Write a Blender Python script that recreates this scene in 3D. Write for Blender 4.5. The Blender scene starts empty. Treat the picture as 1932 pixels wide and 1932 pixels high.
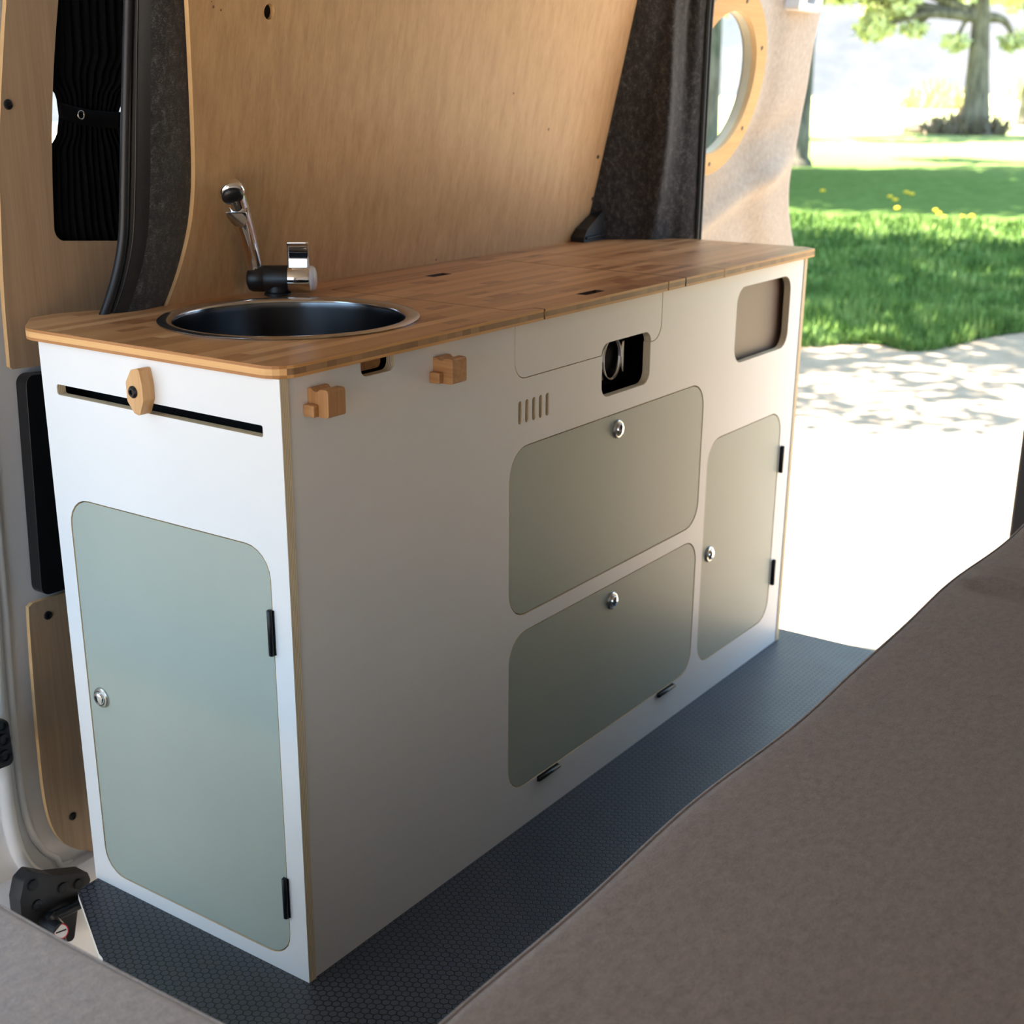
import bpy, bmesh, math, random
from mathutils import Vector, Matrix
from mathutils.geometry import tessellate_polygon

random.seed(7)
SC = bpy.context.scene
COL = SC.collection

# ------------------------------------------------------------------ camera
CAM = Vector((-1.20926, -1.19870, 1.24429))
CROT = (math.radians(70.751), math.radians(-0.019), math.radians(-53.975))
FPX, CX, CY = 2555.44, 912.37, 1061.63
cd = bpy.data.cameras.new('camera')
cam = bpy.data.objects.new('camera', cd); COL.objects.link(cam)
cam.location = CAM; cam.rotation_euler = CROT
cd.sensor_fit = 'HORIZONTAL'; cd.sensor_width = 36
cd.lens = FPX / 1932 * 36
cd.shift_x = (966 - CX) / 1932; cd.shift_y = (CY - 966) / 1932
cd.clip_start = 0.02; cd.clip_end = 600
cd.dof.use_dof = True; cd.dof.focus_distance = 1.95; cd.dof.aperture_fstop = 6.3
SC.camera = cam

# ------------------------------------------------------------------ sky, sun, exposure
SC.view_settings.view_transform = 'Standard'; SC.view_settings.look = 'None'
SC.view_settings.gamma = 1.0; SC.view_settings.use_curve_mapping = False
SC.view_settings.exposure = 0.34
wd = bpy.data.worlds.new('world'); SC.world = wd; wd.use_nodes = True
bg = wd.node_tree.nodes['Background']
bg.inputs[0].default_value = (0.50, 0.73, 1.0, 1); bg.inputs[1].default_value = 2.75
sl = bpy.data.lights.new('sun', 'SUN'); sun = bpy.data.objects.new('sun', sl); COL.objects.link(sun)
sl.energy = 46.0; sl.angle = math.radians(0.6); sl.color = (1.0, 0.90, 0.76)
SUNDIR = Vector((-0.27, 0.80, 1.40)).normalized()
sun.rotation_euler = SUNDIR.to_track_quat('Z', 'Y').to_euler()
sun.location = SUNDIR * 30
SC.cycles.max_bounces = 10; SC.cycles.diffuse_bounces = 6; SC.cycles.glossy_bounces = 5
SC.cycles.transmission_bounces = 6; SC.cycles.transparent_max_bounces = 8
SC.cycles.use_denoising = True
SC.cycles.sample_clamp_indirect = 8.0
SC.cycles.caustics_reflective = False; SC.cycles.caustics_refractive = False

# ------------------------------------------------------------------ helpers
ROT = Matrix.Rotation(CROT[2], 3, 'Z') @ Matrix.Rotation(CROT[1], 3, 'Y') @ Matrix.Rotation(CROT[0], 3, 'X')
def at(px, py, n, p0):
    """the point of the plane (n, p0) that the photograph shows at px, py"""
    d = ROT @ Vector(((px - CX) / FPX, -(py - CY) / FPX, -1.0))
    n = Vector(n); t = n.dot(Vector(p0) - CAM) / n.dot(d)
    return CAM + d * t
def aty(px, py, y): return at(px, py, (0, 1, 0), (0, y, 0))
def atz(px, py, z): return at(px, py, (0, 0, 1), (0, 0, z))
def atx(px, py, x): return at(px, py, (1, 0, 0), (x, 0, 0))

def S(r, g, b):
    f = lambda c: (c / 255 / 12.92) if c / 255 <= 0.04045 else ((c / 255 + 0.055) / 1.055) ** 2.4
    return (f(r), f(g), f(b), 1)

class N:
    def __init__(s, name):
        s.m = bpy.data.materials.new(name); s.m.use_nodes = True
        s.nt = s.m.node_tree; s.b = s.nt.nodes['Principled BSDF']
    def n(s, t, **k):
        x = s.nt.nodes.new(t)
        for a, v in k.items(): setattr(x, a, v)
        return x
    def l(s, a, b): s.nt.links.new(a, b)
    def co(s, scale=(1, 1, 1), rot=(0, 0, 0)):
        t = s.n('ShaderNodeTexCoord'); m = s.n('ShaderNodeMapping')
        m.inputs['Scale'].default_value = scale; m.inputs['Rotation'].default_value = rot
        s.l(t.outputs['Object'], m.inputs[0]); return m.outputs[0]
    def noise(s, co, scale, detail=4, rough=.55):
        x = s.n('ShaderNodeTexNoise'); x.inputs['Scale'].default_value = scale
        x.inputs['Detail'].default_value = detail; x.inputs['Roughness'].default_value = rough
        if co is not None: s.l(co, x.inputs['Vector'])
        return x.outputs['Fac']
    def ramp(s, fac, stops):
        r = s.n('ShaderNodeValToRGB'); e = r.color_ramp.elements
        while len(e) < len(stops): e.new(.5)
        for i, (p, c) in enumerate(stops): e[i].position = p; e[i].color = c
        s.l(fac, r.inputs[0]); return r.outputs[0]
    def mix(s, fac, a, b, mode='MIX'):
        x = s.n('ShaderNodeMix', data_type='RGBA', blend_type=mode)
        for v, k in ((fac, 0), (a, 6), (b, 7)):
            if hasattr(v, 'type') and not isinstance(v, (int, float, tuple)): s.l(v, x.inputs[k])
            else: x.inputs[k].default_value = v
        return x.outputs[2]
    def math(s, op, a, b=None, c=None):
        x = s.n('ShaderNodeMath', operation=op)
        for i, v in enumerate((a, b, c)):
            if v is None: continue
            if isinstance(v, (int, float)): x.inputs[i].default_value = v
            else: s.l(v, x.inputs[i])
        return x.outputs[0]
    def bump(s, h, strength=.2, dist=.002):
        x = s.n('ShaderNodeBump'); x.inputs['Strength'].default_value = strength
        x.inputs['Distance'].default_value = dist
        s.l(h, x.inputs['Height']); s.l(x.outputs[0], s.b.inputs['Normal'])
    def set(s, **k):
        names = dict(color='Base Color', rough='Roughness', metal='Metallic', spec='Specular IOR Level',
                     trans='Transmission Weight', ior='IOR', sheen='Sheen Weight', coat='Coat Weight',
                     sheenr='Sheen Roughness', coatr='Coat Roughness')
        for a, v in k.items():
            i = s.b.inputs[names[a]]
            if isinstance(v, (int, float, tuple)): i.default_value = v
            else: s.l(v, i)
        return s.m

def plain(name, c, rough=.5, metal=0, spec=.5, var=.04, scale=40, bump=0):
    m = N(name)
    f = m.noise(m.co(), scale, 3)
    d = tuple(x * (1 - var) for x in c[:3]) + (1,); u = tuple(min(1, x * (1 + var)) for x in c[:3]) + (1,)
    m.set(color=m.ramp(f, [(.3, d), (.7, u)]), rough=rough, metal=metal, spec=spec)
    if bump: m.bump(f, bump, .001)
    return m.m

def wood(name, c1, c2, c3, axis='z', rough=.45, scale=1.0, spec=.4):
    m = N(name)
    sc = {'z': (60, 60, 2.2), 'x': (2.2, 60, 60), 'y': (60, 2.2, 60)}[axis]
    sc2 = {'z': (260, 260, 7), 'x': (7, 260, 260), 'y': (260, 7, 260)}[axis]
    a = m.noise(m.co(tuple(v * scale for v in sc)), 1.0, 5, .6)
    b = m.noise(m.co(tuple(v * scale for v in sc2)), 1.0, 3, .7)
    g = m.noise(m.co((3, 3, 1)), 1.0, 2)
    f = m.math('ADD', m.math('MULTIPLY', a, .62), m.math('MULTIPLY', b, .38))
    col = m.ramp(f, [(.32, c1), (.5, c2), (.68, c3)])
    col = m.mix(m.math('MULTIPLY', g, .35), col, c1)
    m.set(color=col, rough=rough, spec=spec); m.bump(f, .06, .001)
    return m.m

def bamboo_top(name):
    m = N(name)
    co = m.co((1, 1, 1))
    br = m.n('ShaderNodeTexBrick'); m.l(co, br.inputs['Vector'])
    br.offset = .37; br.offset_frequency = 2
    br.inputs['Color1'].default_value = (0, 0, 0, 1); br.inputs['Color2'].default_value = (1, 1, 1, 1)
    br.inputs['Mortar Size'].default_value = 0.0; br.inputs['Scale'].default_value = 1.0
    br.inputs['Brick Width'].default_value = .62; br.inputs['Row Height'].default_value = .021
    f = m.noise(m.co((5, 170, 170)), 1.0, 5, .7)
    k = m.n('ShaderNodeTexBrick'); m.l(co, k.inputs['Vector']); k.offset = .29; k.offset_frequency = 2
    k.inputs['Color1'].default_value = (0, 0, 0, 1); k.inputs['Color2'].default_value = (1, 1, 1, 1)
    k.inputs['Mortar Size'].default_value = 0; k.inputs['Brick Width'].default_value = .055
    k.inputs['Row Height'].default_value = .021; k.inputs['Scale'].default_value = 1.0
    knot = m.math('GREATER_THAN', k.outputs['Color'], .90)
    soft = m.math('MULTIPLY', knot, m.math('ADD', .25, m.noise(m.co((60, 160, 60)), 1.0, 2)))
    v = m.math('ADD', m.math('MULTIPLY', br.outputs['Color'], .5), m.math('MULTIPLY', f, .5))
    col = m.ramp(v, [(.15, S(158, 112, 72)), (.42, S(184, 136, 90)), (.62, S(202, 154, 106)), (.85, S(214, 170, 122))])
    col = m.mix(m.math('MULTIPLY', soft, .8), col, S(130, 80, 44))
    m.set(color=col, rough=.36, spec=.4); m.bump(f, .04, .0006)
    return m.m

def bamboo_edge(name, along, z0, z1, core_end=True):
    """layered worktop edge: light face layers, core of end grain or long grain"""
    m = N(name)
    t = m.n('ShaderNodeTexCoord'); sp = m.n('ShaderNodeSeparateXYZ'); m.l(t.outputs['Object'], sp.inputs[0])
    z = m.math('DIVIDE', m.math('SUBTRACT', sp.outputs[2], z0), z1 - z0)
    core = m.math('MULTIPLY', m.math('GREATER_THAN', z, .25), m.math('LESS_THAN', z, .75))
    sc = (70, 1, 1) if along == 'x' else (1, 70, 1)
    sc2 = (420, 1, 60) if along == 'x' else (60, 9, 700)
    v = m.n('ShaderNodeTexVoronoi'); v.voronoi_dimensions = '1D'
    v.inputs['Scale'].default_value = 48; m.l(sp.outputs[0 if along == 'x' else 1], v.inputs['W'])
    vc = m.n('ShaderNodeSeparateColor'); m.l(v.outputs['Color'], vc.inputs[0])
    n1 = m.noise(m.co(sc2), 1.0, 3, .7)
    f = m.math('ADD', m.math('MULTIPLY', vc.outputs[0], .6), m.math('MULTIPLY', n1, .4))
    if not core_end: f = n1
    if core_end: cc = m.ramp(f, [(.2, S(140, 106, 74)), (.5, S(156, 120, 84)), (.85, S(172, 134, 94))])
    else: cc = m.ramp(f, [(.2, S(214, 164, 104)), (.8, S(232, 184, 124))])
    sk = m.ramp(m.noise(m.co((8, 8, 300)), 1.0, 3), [(.3, S(196, 142, 84)), (.7, S(222, 172, 112))] if core_end
                else [(.3, S(166, 112, 64)), (.7, S(186, 132, 80))])
    m.set(color=m.mix(core, sk, cc), rough=.5, spec=.35)
    return m.m

def ply(name, axis, n=5, t=.015, off=0.0, light=(226, 212, 184), dark=(150, 124, 92)):
    m = N(name)
    tc = m.n('ShaderNodeTexCoord'); sp = m.n('ShaderNodeSeparateXYZ'); m.l(tc.outputs['Object'], sp.inputs[0])
    u = m.math('MULTIPLY', m.math('SUBTRACT', sp.outputs['xyz'.index(axis)], off), n * math.pi / t)
    s = m.math('ABSOLUTE', m.math('SINE', u))
    nz = m.noise(m.co((90, 90, 14)), 1.0, 3)
    f = m.math('ADD', m.math('MULTIPLY', s, .7), m.math('MULTIPLY', nz, .4))
    m.set(color=m.ramp(f, [(.18, S(*dark)), (.55, S(*light)), (.9, S(min(255, light[0] + 10), min(255, light[1] + 8), light[2]))]),
          rough=.65, spec=.25)
    return m.m

def fabric(name, c1, c2, scale=220, rough=.95, bump=.5, sheen=.3, mott=14, mid=.5):
    m = N(name)
    a = m.noise(m.co(), scale, 4, .7); b = m.noise(m.co((1, 1.6, 1)), mott, 5, .65)
    f = m.math('ADD', m.math('MULTIPLY', a, .55), m.math('MULTIPLY', b, .45))
    m.set(color=m.ramp(f, [(mid - .17, c1), (mid + .17, c2)]), rough=rough, spec=.15, sheen=sheen, sheenr=.5)
    m.bump(a, bump, .0015)
    return m.m

def felt(name, c1, c2, c3):
    m = N(name)
    a = m.noise(m.co((1, 1, 2.2)), 330, 3, .75); b = m.noise(m.co((1.6, 1.6, 1)), 60, 5, .75)
    f = m.math('ADD', m.math('MULTIPLY', a, .5), m.math('MULTIPLY', b, .5))
    m.set(color=m.ramp(f, [(.36, c1), (.52, c2), (.66, c3)]), rough=1.0, spec=.1, sheen=.25, sheenr=.6)
    m.bump(a, .5, .0015)
    return m.m

def hexfloor(name):
    m = N(name)
    P = .0128
    tc = m.n('ShaderNodeTexCoord')
    def vm(op, a, b=None):
        x = m.n('ShaderNodeVectorMath', operation=op)
        for i, v in enumerate((a, b)):
            if v is None: continue
            if isinstance(v, tuple): x.inputs[i].default_value = v
            else: m.l(v, x.inputs[i])
        return x
    s = (1.0, 1.7320508, 1.0); hs = (.5, .8660254, .5)
    p = vm('ADD', vm('MULTIPLY', tc.outputs['Object'], (1 / P, 1 / P, 0.0)).outputs[0], (1000, 1732.0508, .25)).outputs[0]
    def cell(q):
        a = vm('MODULO', q, s).outputs[0]; return vm('SUBTRACT', a, hs).outputs[0]
    a = cell(p); b = cell(vm('SUBTRACT', p, hs).outputs[0])
    def hd(g):
        q = vm('ABSOLUTE', vm('MULTIPLY', g, (1, 1, 0)).outputs[0]).outputs[0]
        sp = m.n('ShaderNodeSeparateXYZ'); m.l(q, sp.inputs[0])
        d = vm('DOT_PRODUCT', q, (.5, .8660254, 0)).outputs['Value']
        return m.math('MAXIMUM', sp.outputs[0], d)
    h = m.math('MINIMUM', hd(a), hd(b))      # 0 centre .. 0.5 border
    pad = m.n('ShaderNodeMapRange'); m.l(h, pad.inputs[0])
    pad.inputs[1].default_value = .36; pad.inputs[2].default_value = .42; pad.inputs[3].default_value = 1; pad.inputs[4].default_value = 0
    ring = m.math('SUBTRACT', 1.0, m.math('MINIMUM', 1.0, m.math('MULTIPLY', m.math('ABSOLUTE', m.math('SUBTRACT', h, .38)), 22)))
    fine = m.noise(m.co(), 1500, 1); big = m.noise(m.co(), 9, 4)
    col = m.ramp(m.math('ADD', m.math('MULTIPLY', pad.outputs[0], .7), m.math('MULTIPLY', ring, .25)),
                 [(0, S(7, 8, 10)), (.55, S(34, 38, 46)), (1, S(84, 92, 107))])
    hh = m.math('ADD', m.math('MULTIPLY', pad.outputs[0], .6), m.math('ADD', m.math('MULTIPLY', fine, .25), m.math('MULTIPLY', ring, .4)))
    m.set(color=col, spec=.55, rough=m.math('ADD', .34, m.math('MULTIPLY', big, .16)))
    m.bump(hh, .55, .0007)
    return m.m

def mesh_obj(name, verts, faces, mats, parent=None, midx=None, smooth=None, bevel=0, seg=2):
    me = bpy.data.meshes.new(name); me.from_pydata([tuple(v) for v in verts], [], faces)
    for m in (mats if isinstance(mats, (list, tuple)) else [mats]): me.materials.append(m)
    if midx: me.polygons.foreach_set('material_index', midx)
    me.update()
    if smooth is not None:
        me.polygons.foreach_set('use_smooth', [True] * len(me.polygons))
        if smooth < 179: me.set_sharp_from_angle(angle=math.radians(smooth))
    o = bpy.data.objects.new(name, me); COL.objects.link(o)
    if parent is not None: o.parent = parent; o.matrix_parent_inverse = Matrix.Translation(-parent.location) if parent.type == 'EMPTY' else Matrix()
    if bevel:
        b = o.modifiers.new('bevel', 'BEVEL'); b.width = bevel; b.segments = seg; b.limit_method = 'ANGLE'; b.angle_limit = math.radians(35)
    return o

def tag(o, label=None, cat=None, group=None, kind=None):
    if label: o['label'] = label
    if cat: o['category'] = cat
    if group: o['group'] = group
    if kind: o['kind'] = kind
    return o
def empty(name, loc, label=None, cat=None, group=None, kind=None):
    o = bpy.data.objects.new(name, None); COL.objects.link(o); o.location = loc
    o.empty_display_size = .02
    return tag(o, label, cat, group, kind)

def rounded(pts, n=6):
    """pts: (u, v, radius)"""
    out = []; L = len(pts)
    for i in range(L):
        p = Vector(pts[i][:2]); r = pts[i][2] if len(pts[i]) > 2 else 0
        if r <= 0: out.append(p); continue
        a = Vector(pts[i - 1][:2]); b = Vector(pts[(i + 1) % L][:2])
        d1 = (a - p).normalized(); d2 = (b - p).normalized()
        ang = math.acos(max(-1, min(1, d1.dot(d2)))); t = r / math.tan(ang / 2)
        c = p + (d1 + d2).normalized() * (r / math.sin(ang / 2))
        s = p + d1 * t - c; e = p + d2 * t - c
        a0 = math.atan2(s.y, s.x); a1 = math.atan2(e.y, e.x); da = a1 - a0
        while da > math.pi: da -= 2 * math.pi
        while da < -math.pi: da += 2 * math.pi
        for k in range(n + 1):
            q = a0 + da * k / n; out.append(c + Vector((math.cos(q), math.sin(q))) * r)
    return out
def rect(u0, v0, u1, v1, r=0, n=6): return rounded([(u0, v0, r), (u1, v0, r), (u1, v1, r), (u0, v1, r)], n)
def circ(cx, cy, r, n=48): return [Vector((cx + r * math.cos(2 * math.pi * k / n), cy + r * math.sin(2 * math.pi * k / n))) for k in range(n)]
def smooth_line(pts, n=6):
    """Catmull-Rom through open list of 2D/3D points"""
    P = [Vector(p) for p in pts]; P = [P[0] * 2 - P[1]] + P + [P[-1] * 2 - P[-2]]; out = []
    for i in range(1, len(P) - 2):
        for k in range(n):
            t = k / n; a, b, c, d = P[i - 1:i + 3]
            out.append(.5 * ((2 * b) + (c - a) * t + (2 * a - 5 * b + 4 * c - d) * t * t + (3 * b - a - 3 * c + d) * t ** 3))
    out.append(P[-2]); return out

def plate(name, outer, holes, w0, w1, f, mats, parent=None, bevel=0, smooth=None):
    """prism of a 2D outline with holes; f(u,v,w)->xyz; mats [face at w0, rim, face at w1]"""
    loops = [outer] + list(holes)
    flat = [Vector((p[0], p[1], 0)) for L in loops for p in L]
    tris = tessellate_polygon([[Vector((p[0], p[1], 0)) for p in L] for L in loops])
    n = len(flat); V = [f(p.x, p.y, w0) for p in flat] + [f(p.x, p.y, w1) for p in flat]
    F = []; M = []
    for t in tris:
        a, b, c = (flat[i] for i in t)
        if abs((b - a).cross(c - a).z) < 1e-12: continue
        F.append(tuple(t)); M.append(0); F.append(tuple(i + n for i in reversed(t))); M.append(2 if len(mats) > 2 else 0)
    s = 0
    for L in loops:
        k = len(L)
        for i in range(k):
            j = (i + 1) % k; F.append((s + i, s + j, s + j + n, s + i + n)); M.append(1 if len(mats) > 1 else 0)
        s += k
    o = mesh_obj(name, V, F, mats, parent, M)
    bm = bmesh.new(); bm.from_mesh(o.data); bmesh.ops.remove_doubles(bm, verts=bm.verts, dist=1e-6)
    bmesh.ops.recalc_face_normals(bm, faces=bm.faces); bm.to_mesh(o.data); bm.free()
    if smooth:
        o.data.polygons.foreach_set('use_smooth', [True] * len(o.data.polygons)); o.data.set_sharp_from_angle(angle=math.radians(smooth))
    if bevel:
        b = o.modifiers.new('bevel', 'BEVEL'); b.width = bevel; b.segments = 2; b.limit_method = 'ANGLE'; b.angle_limit = math.radians(50)
    return o
XZ = lambda u, v, w: (u, w, v)      # plane facing -y
YZ = lambda u, v, w: (w, u, v)      # plane facing -x
XY = lambda u, v, w: (u, v, w)

def box(name, lo, hi, mat, parent=None, bevel=.001, seg=2):
    x0, y0, z0 = lo; x1, y1, z1 = hi
    V = [(x, y, z) for z in (z0, z1) for x, y in ((x0, y0), (x1, y0), (x1, y1), (x0, y1))]
    F = [(3, 2, 1, 0), (4, 5, 6, 7), (0, 1, 5, 4), (1, 2, 6, 5), (2, 3, 7, 6), (3, 0, 4, 7)]
    return mesh_obj(name, V, F, mat, parent, bevel=bevel, seg=seg)

def basis(d):
    d = Vector(d).normalized(); u = d.cross(Vector((0, 0, 1)))
    if u.length < 1e-3: u = d.cross(Vector((0, 1, 0)))
    u.normalize(); return u, d.cross(u).normalized()
def tube(name, pts, radii, mat, parent=None, n=20, caps=True, ell=1.0, smooth=50):
    P = [Vector(p) for p in pts]
    if not isinstance(radii, (list, tuple)): radii = [radii] * len(P)
    V = []; F = []; pu = None
    for i, p in enumerate(P):
        d = (P[min(i + 1, len(P) - 1)] - P[max(i - 1, 0)]).normalized()
        if pu is None: u, v = basis(d)
        else:
            u = (pu - d * pu.dot(d)).normalized(); v = d.cross(u)
        pu = u
        for k in range(n):
            a = 2 * math.pi * k / n; V.append(p + u * math.cos(a) * radii[i] + v * math.sin(a) * radii[i] * ell)
    for i in range(len(P) - 1):
        for k in range(n):
            j = (k + 1) % n; F.append((i * n + k, i * n + j, (i + 1) * n + j, (i + 1) * n + k))
    if caps: F.append(tuple(range(n - 1, -1, -1))); F.append(tuple((len(P) - 1) * n + k for k in range(n)))
    return mesh_obj(name, V, F, mat, parent, smooth=smooth)
def lathe(name, prof, origin, axis, mat, parent=None, n=32, smooth=40, midx=None):
    """prof: (radius, height along axis)"""
    o = Vector(origin); d = Vector(axis).normalized(); u, v = basis(d); V = []; F = []; M = []
    for r, h in prof:
        for k in range(n):
            a = 2 * math.pi * k / n; V.append(o + d * h + (u * math.cos(a) + v * math.sin(a)) * max(r, 1e-5))
    for i in range(len(prof) - 1):
        for k in range(n):
            j = (k + 1) % n; F.append((i * n + k, i * n + j, (i + 1) * n + j, (i + 1) * n + k)); M.append(midx[i] if midx else 0)
    o = mesh_obj(name, V, F, mat, parent, M, smooth=smooth)
    bm = bmesh.new(); bm.from_mesh(o.data); bmesh.ops.recalc_face_normals(bm, faces=bm.faces); bm.to_mesh(o.data); bm.free()
    return o
def grid(name, rows, mat, parent=None, smooth=180, closed=False, sub=0, solid=0):
    V = [p for r in rows for p in r]; n = len(rows[0]); F = []
    for i in range(len(rows) - 1):
        for k in range(n - (0 if closed else 1)):
            j = (k + 1) % n; F.append((i * n + k, i * n + j, (i + 1) * n + j, (i + 1) * n + k))
    o = mesh_obj(name, V, F, mat, parent, smooth=smooth)
    if solid:
        s = o.modifiers.new('thick', 'SOLIDIFY'); s.thickness = solid; s.offset = -1
    if sub:
        s = o.modifiers.new('sub', 'SUBSURF'); s.levels = sub; s.render_levels = sub
    return o

# ------------------------------------------------------------------ materials
M_WHITE = plain('white_laminate', (.80, .80, .79, 1), .38, var=.01, scale=6, spec=.4)
M_SAGE = plain('sage_laminate', (.38, .43, .375, 1), .42, var=.025, scale=5, spec=.35)
M_PLYX = ply('plywood_edge_end_panel', 'x', 5, .015)
M_PLYY = ply('plywood_edge_front_panel', 'y', 5, .015)
M_BTOP = bamboo_top('bamboo_worktop')
M_BEX = bamboo_edge('bamboo_edge_long', 'x', .9, .9166)
M_BEY = bamboo_edge('bamboo_edge_short', 'y', .9, .9166, False)
M_BWOOD = wood('bamboo_block', S(150, 104, 64), S(182, 134, 86), S(206, 160, 108), 'z', .45)
M_BWOODX = wood('bamboo_block_cross', S(150, 104, 64), S(186, 138, 90), S(208, 162, 110), 'y', .45)
M_OAK = wood('oak_veneer', S(184, 146, 104), S(202, 164, 120), S(216, 180, 136), 'z', .42)
M_OAKG = wood('grey_oak_veneer', S(160, 138, 114), S(178, 156, 130), S(192, 170, 144), 'z', .5)
M_OAKE = plain('veneer_edge', S(226, 190, 140), .55, var=.06)
M_RING = wood('birch_ring', S(172, 124, 72), S(184, 136, 84), S(194, 148, 94), 'x', .5)
M_FELTD = felt('charcoal_felt', S(18, 18, 19), S(50, 50, 51), S(108, 107, 107))
M_FELTB = felt('beige_felt', S(140, 127, 112), S(160, 147, 131), S(177, 165, 150))
M_RUBBER = plain('black_rubber', S(22, 25, 30), .42, var=.1)
M_VINYL = plain('black_vinyl', S(11, 12, 14), .6, var=.1, scale=300, bump=.2)
M_BLACKP = plain('black_plastic', S(24, 25, 28), .38, var=.08)
M_BLACKM = plain('black_metal', S(22, 24, 28), .35, metal=.3, var=.08)
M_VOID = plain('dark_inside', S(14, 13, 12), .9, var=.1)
M_BROWN = plain('brown_liner', S(104, 82, 66), .45, var=.03, scale=8)
M_CURT = fabric('black_curtain', S(6, 7, 9), S(12, 13, 17), 500, .95, .2, 0)
M_VANW = plain('white_car_paint', (.84, .86, .89, 1), .25, var=.01, spec=.5)
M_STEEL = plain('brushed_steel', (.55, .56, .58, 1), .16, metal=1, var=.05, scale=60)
M_BOWL = plain('shade_dark_bowl', (.15, .155, .165, 1), .2, metal=1, var=.06, scale=60)  # the rim's steel again, with the bowl's dark reflections put into its colour
M_CHROME = plain('chrome', (.86, .86, .88, 1), .05, metal=1, var=.01)
M_ALU = plain('satin_nickel', (.66, .65, .62, 1), .3, metal=1, var=.03)
M_GREYP = plain('grey_trim', S(66, 66, 70), .55, var=.03)
M_WHITEP = plain('white_plastic', (.62, .62, .62, 1), .4, var=.02)
M_RED = plain('red_ink', S(200, 30, 44), .5)
M_CUSH = fabric('taupe_cushion', S(106, 88, 77), S(152, 132, 118), 420, .95, .6, .35, 70, .5)
M_CUSHL = fabric('taupe_cushion_pale', S(126, 112, 106), S(172, 158, 150), 420, .95, .6, .45, 60, .5)  # paler, greyer version of the taupe cushion cloth
M_CEIL = plain('light_ceiling', (.50, .46, .41, 1), .8, var=.03)
M_FLOOR = hexfloor('hexagon_rubber_floor')
g = N('glass'); M_GLASS = g.set(color=(.95, 1, .97, 1), rough=0.0, trans=1.0, ior=1.05)

# ================================================================== THE VAN (structure)
W = .4818; L = 1.6243; ZT = .9166; WB = .5009
fl = [(.20, .62), (.20, .484), (-.0445, .4754), (-.136, .306), (-.1425, .283), (-.60, .283), (-1.02, .283), (-1.02, -1.24), (1.705, -1.24), (1.705, .62)]
fl = rounded([(a, b, .018 if i in (2, 3, 4) else 0) for i, (a, b) in enumerate(fl)], 5)
o = plate('floor', fl, [], -.012, 0, XY, [M_FLOOR, plain('floor_edge_strip', (.7, .66, .58, 1), .5), M_FLOOR]); tag(o, 'dark grey hexagon-patterned rubber van floor', kind='structure')
# seam of the floor covering
fs0, fs1 = atz(775, 1755, 0), atz(935, 1845, 0)
sd = (fs1 - fs0); sd = Vector((sd.x, sd.y, 0)).normalized(); sn = Vector((-sd.y, sd.x, 0)) * .0006
a0 = fs0 - sd * .15; a1 = fs1 + sd * .5
o = mesh_obj('trim_1', [a0 - sn, a1 - sn, a1 + sn, a0 + sn, a0 - sn - Vector((0, 0, .002)), a1 - sn - Vector((0, 0, .002))][:4] +
             [p + Vector((0, 0, .0006)) for p in (a0 - sn, a1 - sn, a1 + sn, a0 + sn)],
             [(3, 2, 1, 0), (4, 5, 6, 7), (0, 1, 5, 4), (1, 2, 6, 5), (2, 3, 7, 6), (3, 0, 4, 7)], plain('seam_grey', S(70, 70, 70), .6))
tag(o, 'thin seam line across the dark floor covering', kind='structure')
o = box('floor_underbody', (.02, -1.24, -.16), (1.69, .47, -.013), M_VANW, bevel=0); tag(o, 'white van body under the floor', kind='structure')
o = box('ceiling', (-1.75, -1.25, 1.62), (1.76, .52, 1.66), M_CEIL, bevel=0); tag(o, 'light wood ceiling of the van', kind='structure')
o = box('wall_right', (-1.75, -1.29, -.1), (1.76, -1.25, 1.66), M_CEIL, bevel=0); tag(o, 'inner side wall behind the long bench', kind='structure')

o = box('wall_light_block', (-1.80, -1.249, -.1), (-1.75, -.92, 1.619), M_CEIL, bevel=0); tag(o, 'unseen wall added behind the viewer to block light', kind='structure')  # unseen wall, added and sized to hold back light from behind

# --- leaning oak wall panel
LK = .2
def lean_pt(u, v, w): return (u, WB - LK * (v - ZT) + w, v)
PN = (0, 1, LK); PP = (0, WB, ZT)
lft = [at(x, y, PN, PP) for x, y in [(355, 0), (361, 120), (366, 240), (368, 330), (365, 390), (358, 440), (340, 510), (315, 577)]]
lft = [(p.x, p.z) for p in lft]
lft = smooth_line([(.222, 1.70), (.245, 1.52)] + lft + [(.244, .885)], 4)
rgt = [(1.532, .885), (1.534, 1.0024), (1.5595, 1.428), (1.576, 1.70)]
outl = [Vector(p) for p in lft] + [Vector(p) for p in rgt]
hp = at(508, 22, PN, PP)
screw_px = [(1118, 375)]
wl = plate('wall_left', outl, [circ(hp.x, hp.z, .0115, 24)], 0, .009, lean_pt, [M_OAK, M_OAKE, M_OAK])
tag(wl, 'large oak veneer wall panel leaning in behind the worktop', kind='structure')
o = plate('hole_backing', circ(hp.x, hp.z, .016, 24), [], .010, .014, lean_pt, [M_VOID], wl)
nrm = Vector((0, -1, -LK)).normalized()
for sx, sy in screw_px + [(1128, 296)]:
    p = at(sx, sy, PN, PP); lathe('screw', [(0, .0), (.0045, 0), (.004, .0015), (0, .002)], p, nrm, M_BLACKP, wl, 16)
for kx, ky, kr in [(403, 13, .0022), (417, 19, .0018), (399, 3, .001), (969, 176, .0025), (1035, 244, .003), (823, 490, .0022)]:
    p = at(kx, ky, PN, PP); lathe('wood_knot', [(kr, 0), (kr * .8, .0002), (0, .0002)], p, nrm, plain('knot', S(120, 84, 52), .6), wl, 14)
o = box('wall_left_outer_skin', (.45, .60, -.1), (1.76, .62, 1.66), M_VANW, bevel=0); o.name = 'wall_back'; tag(o, 'van side wall behind the oak panel', kind='structure')

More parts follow.
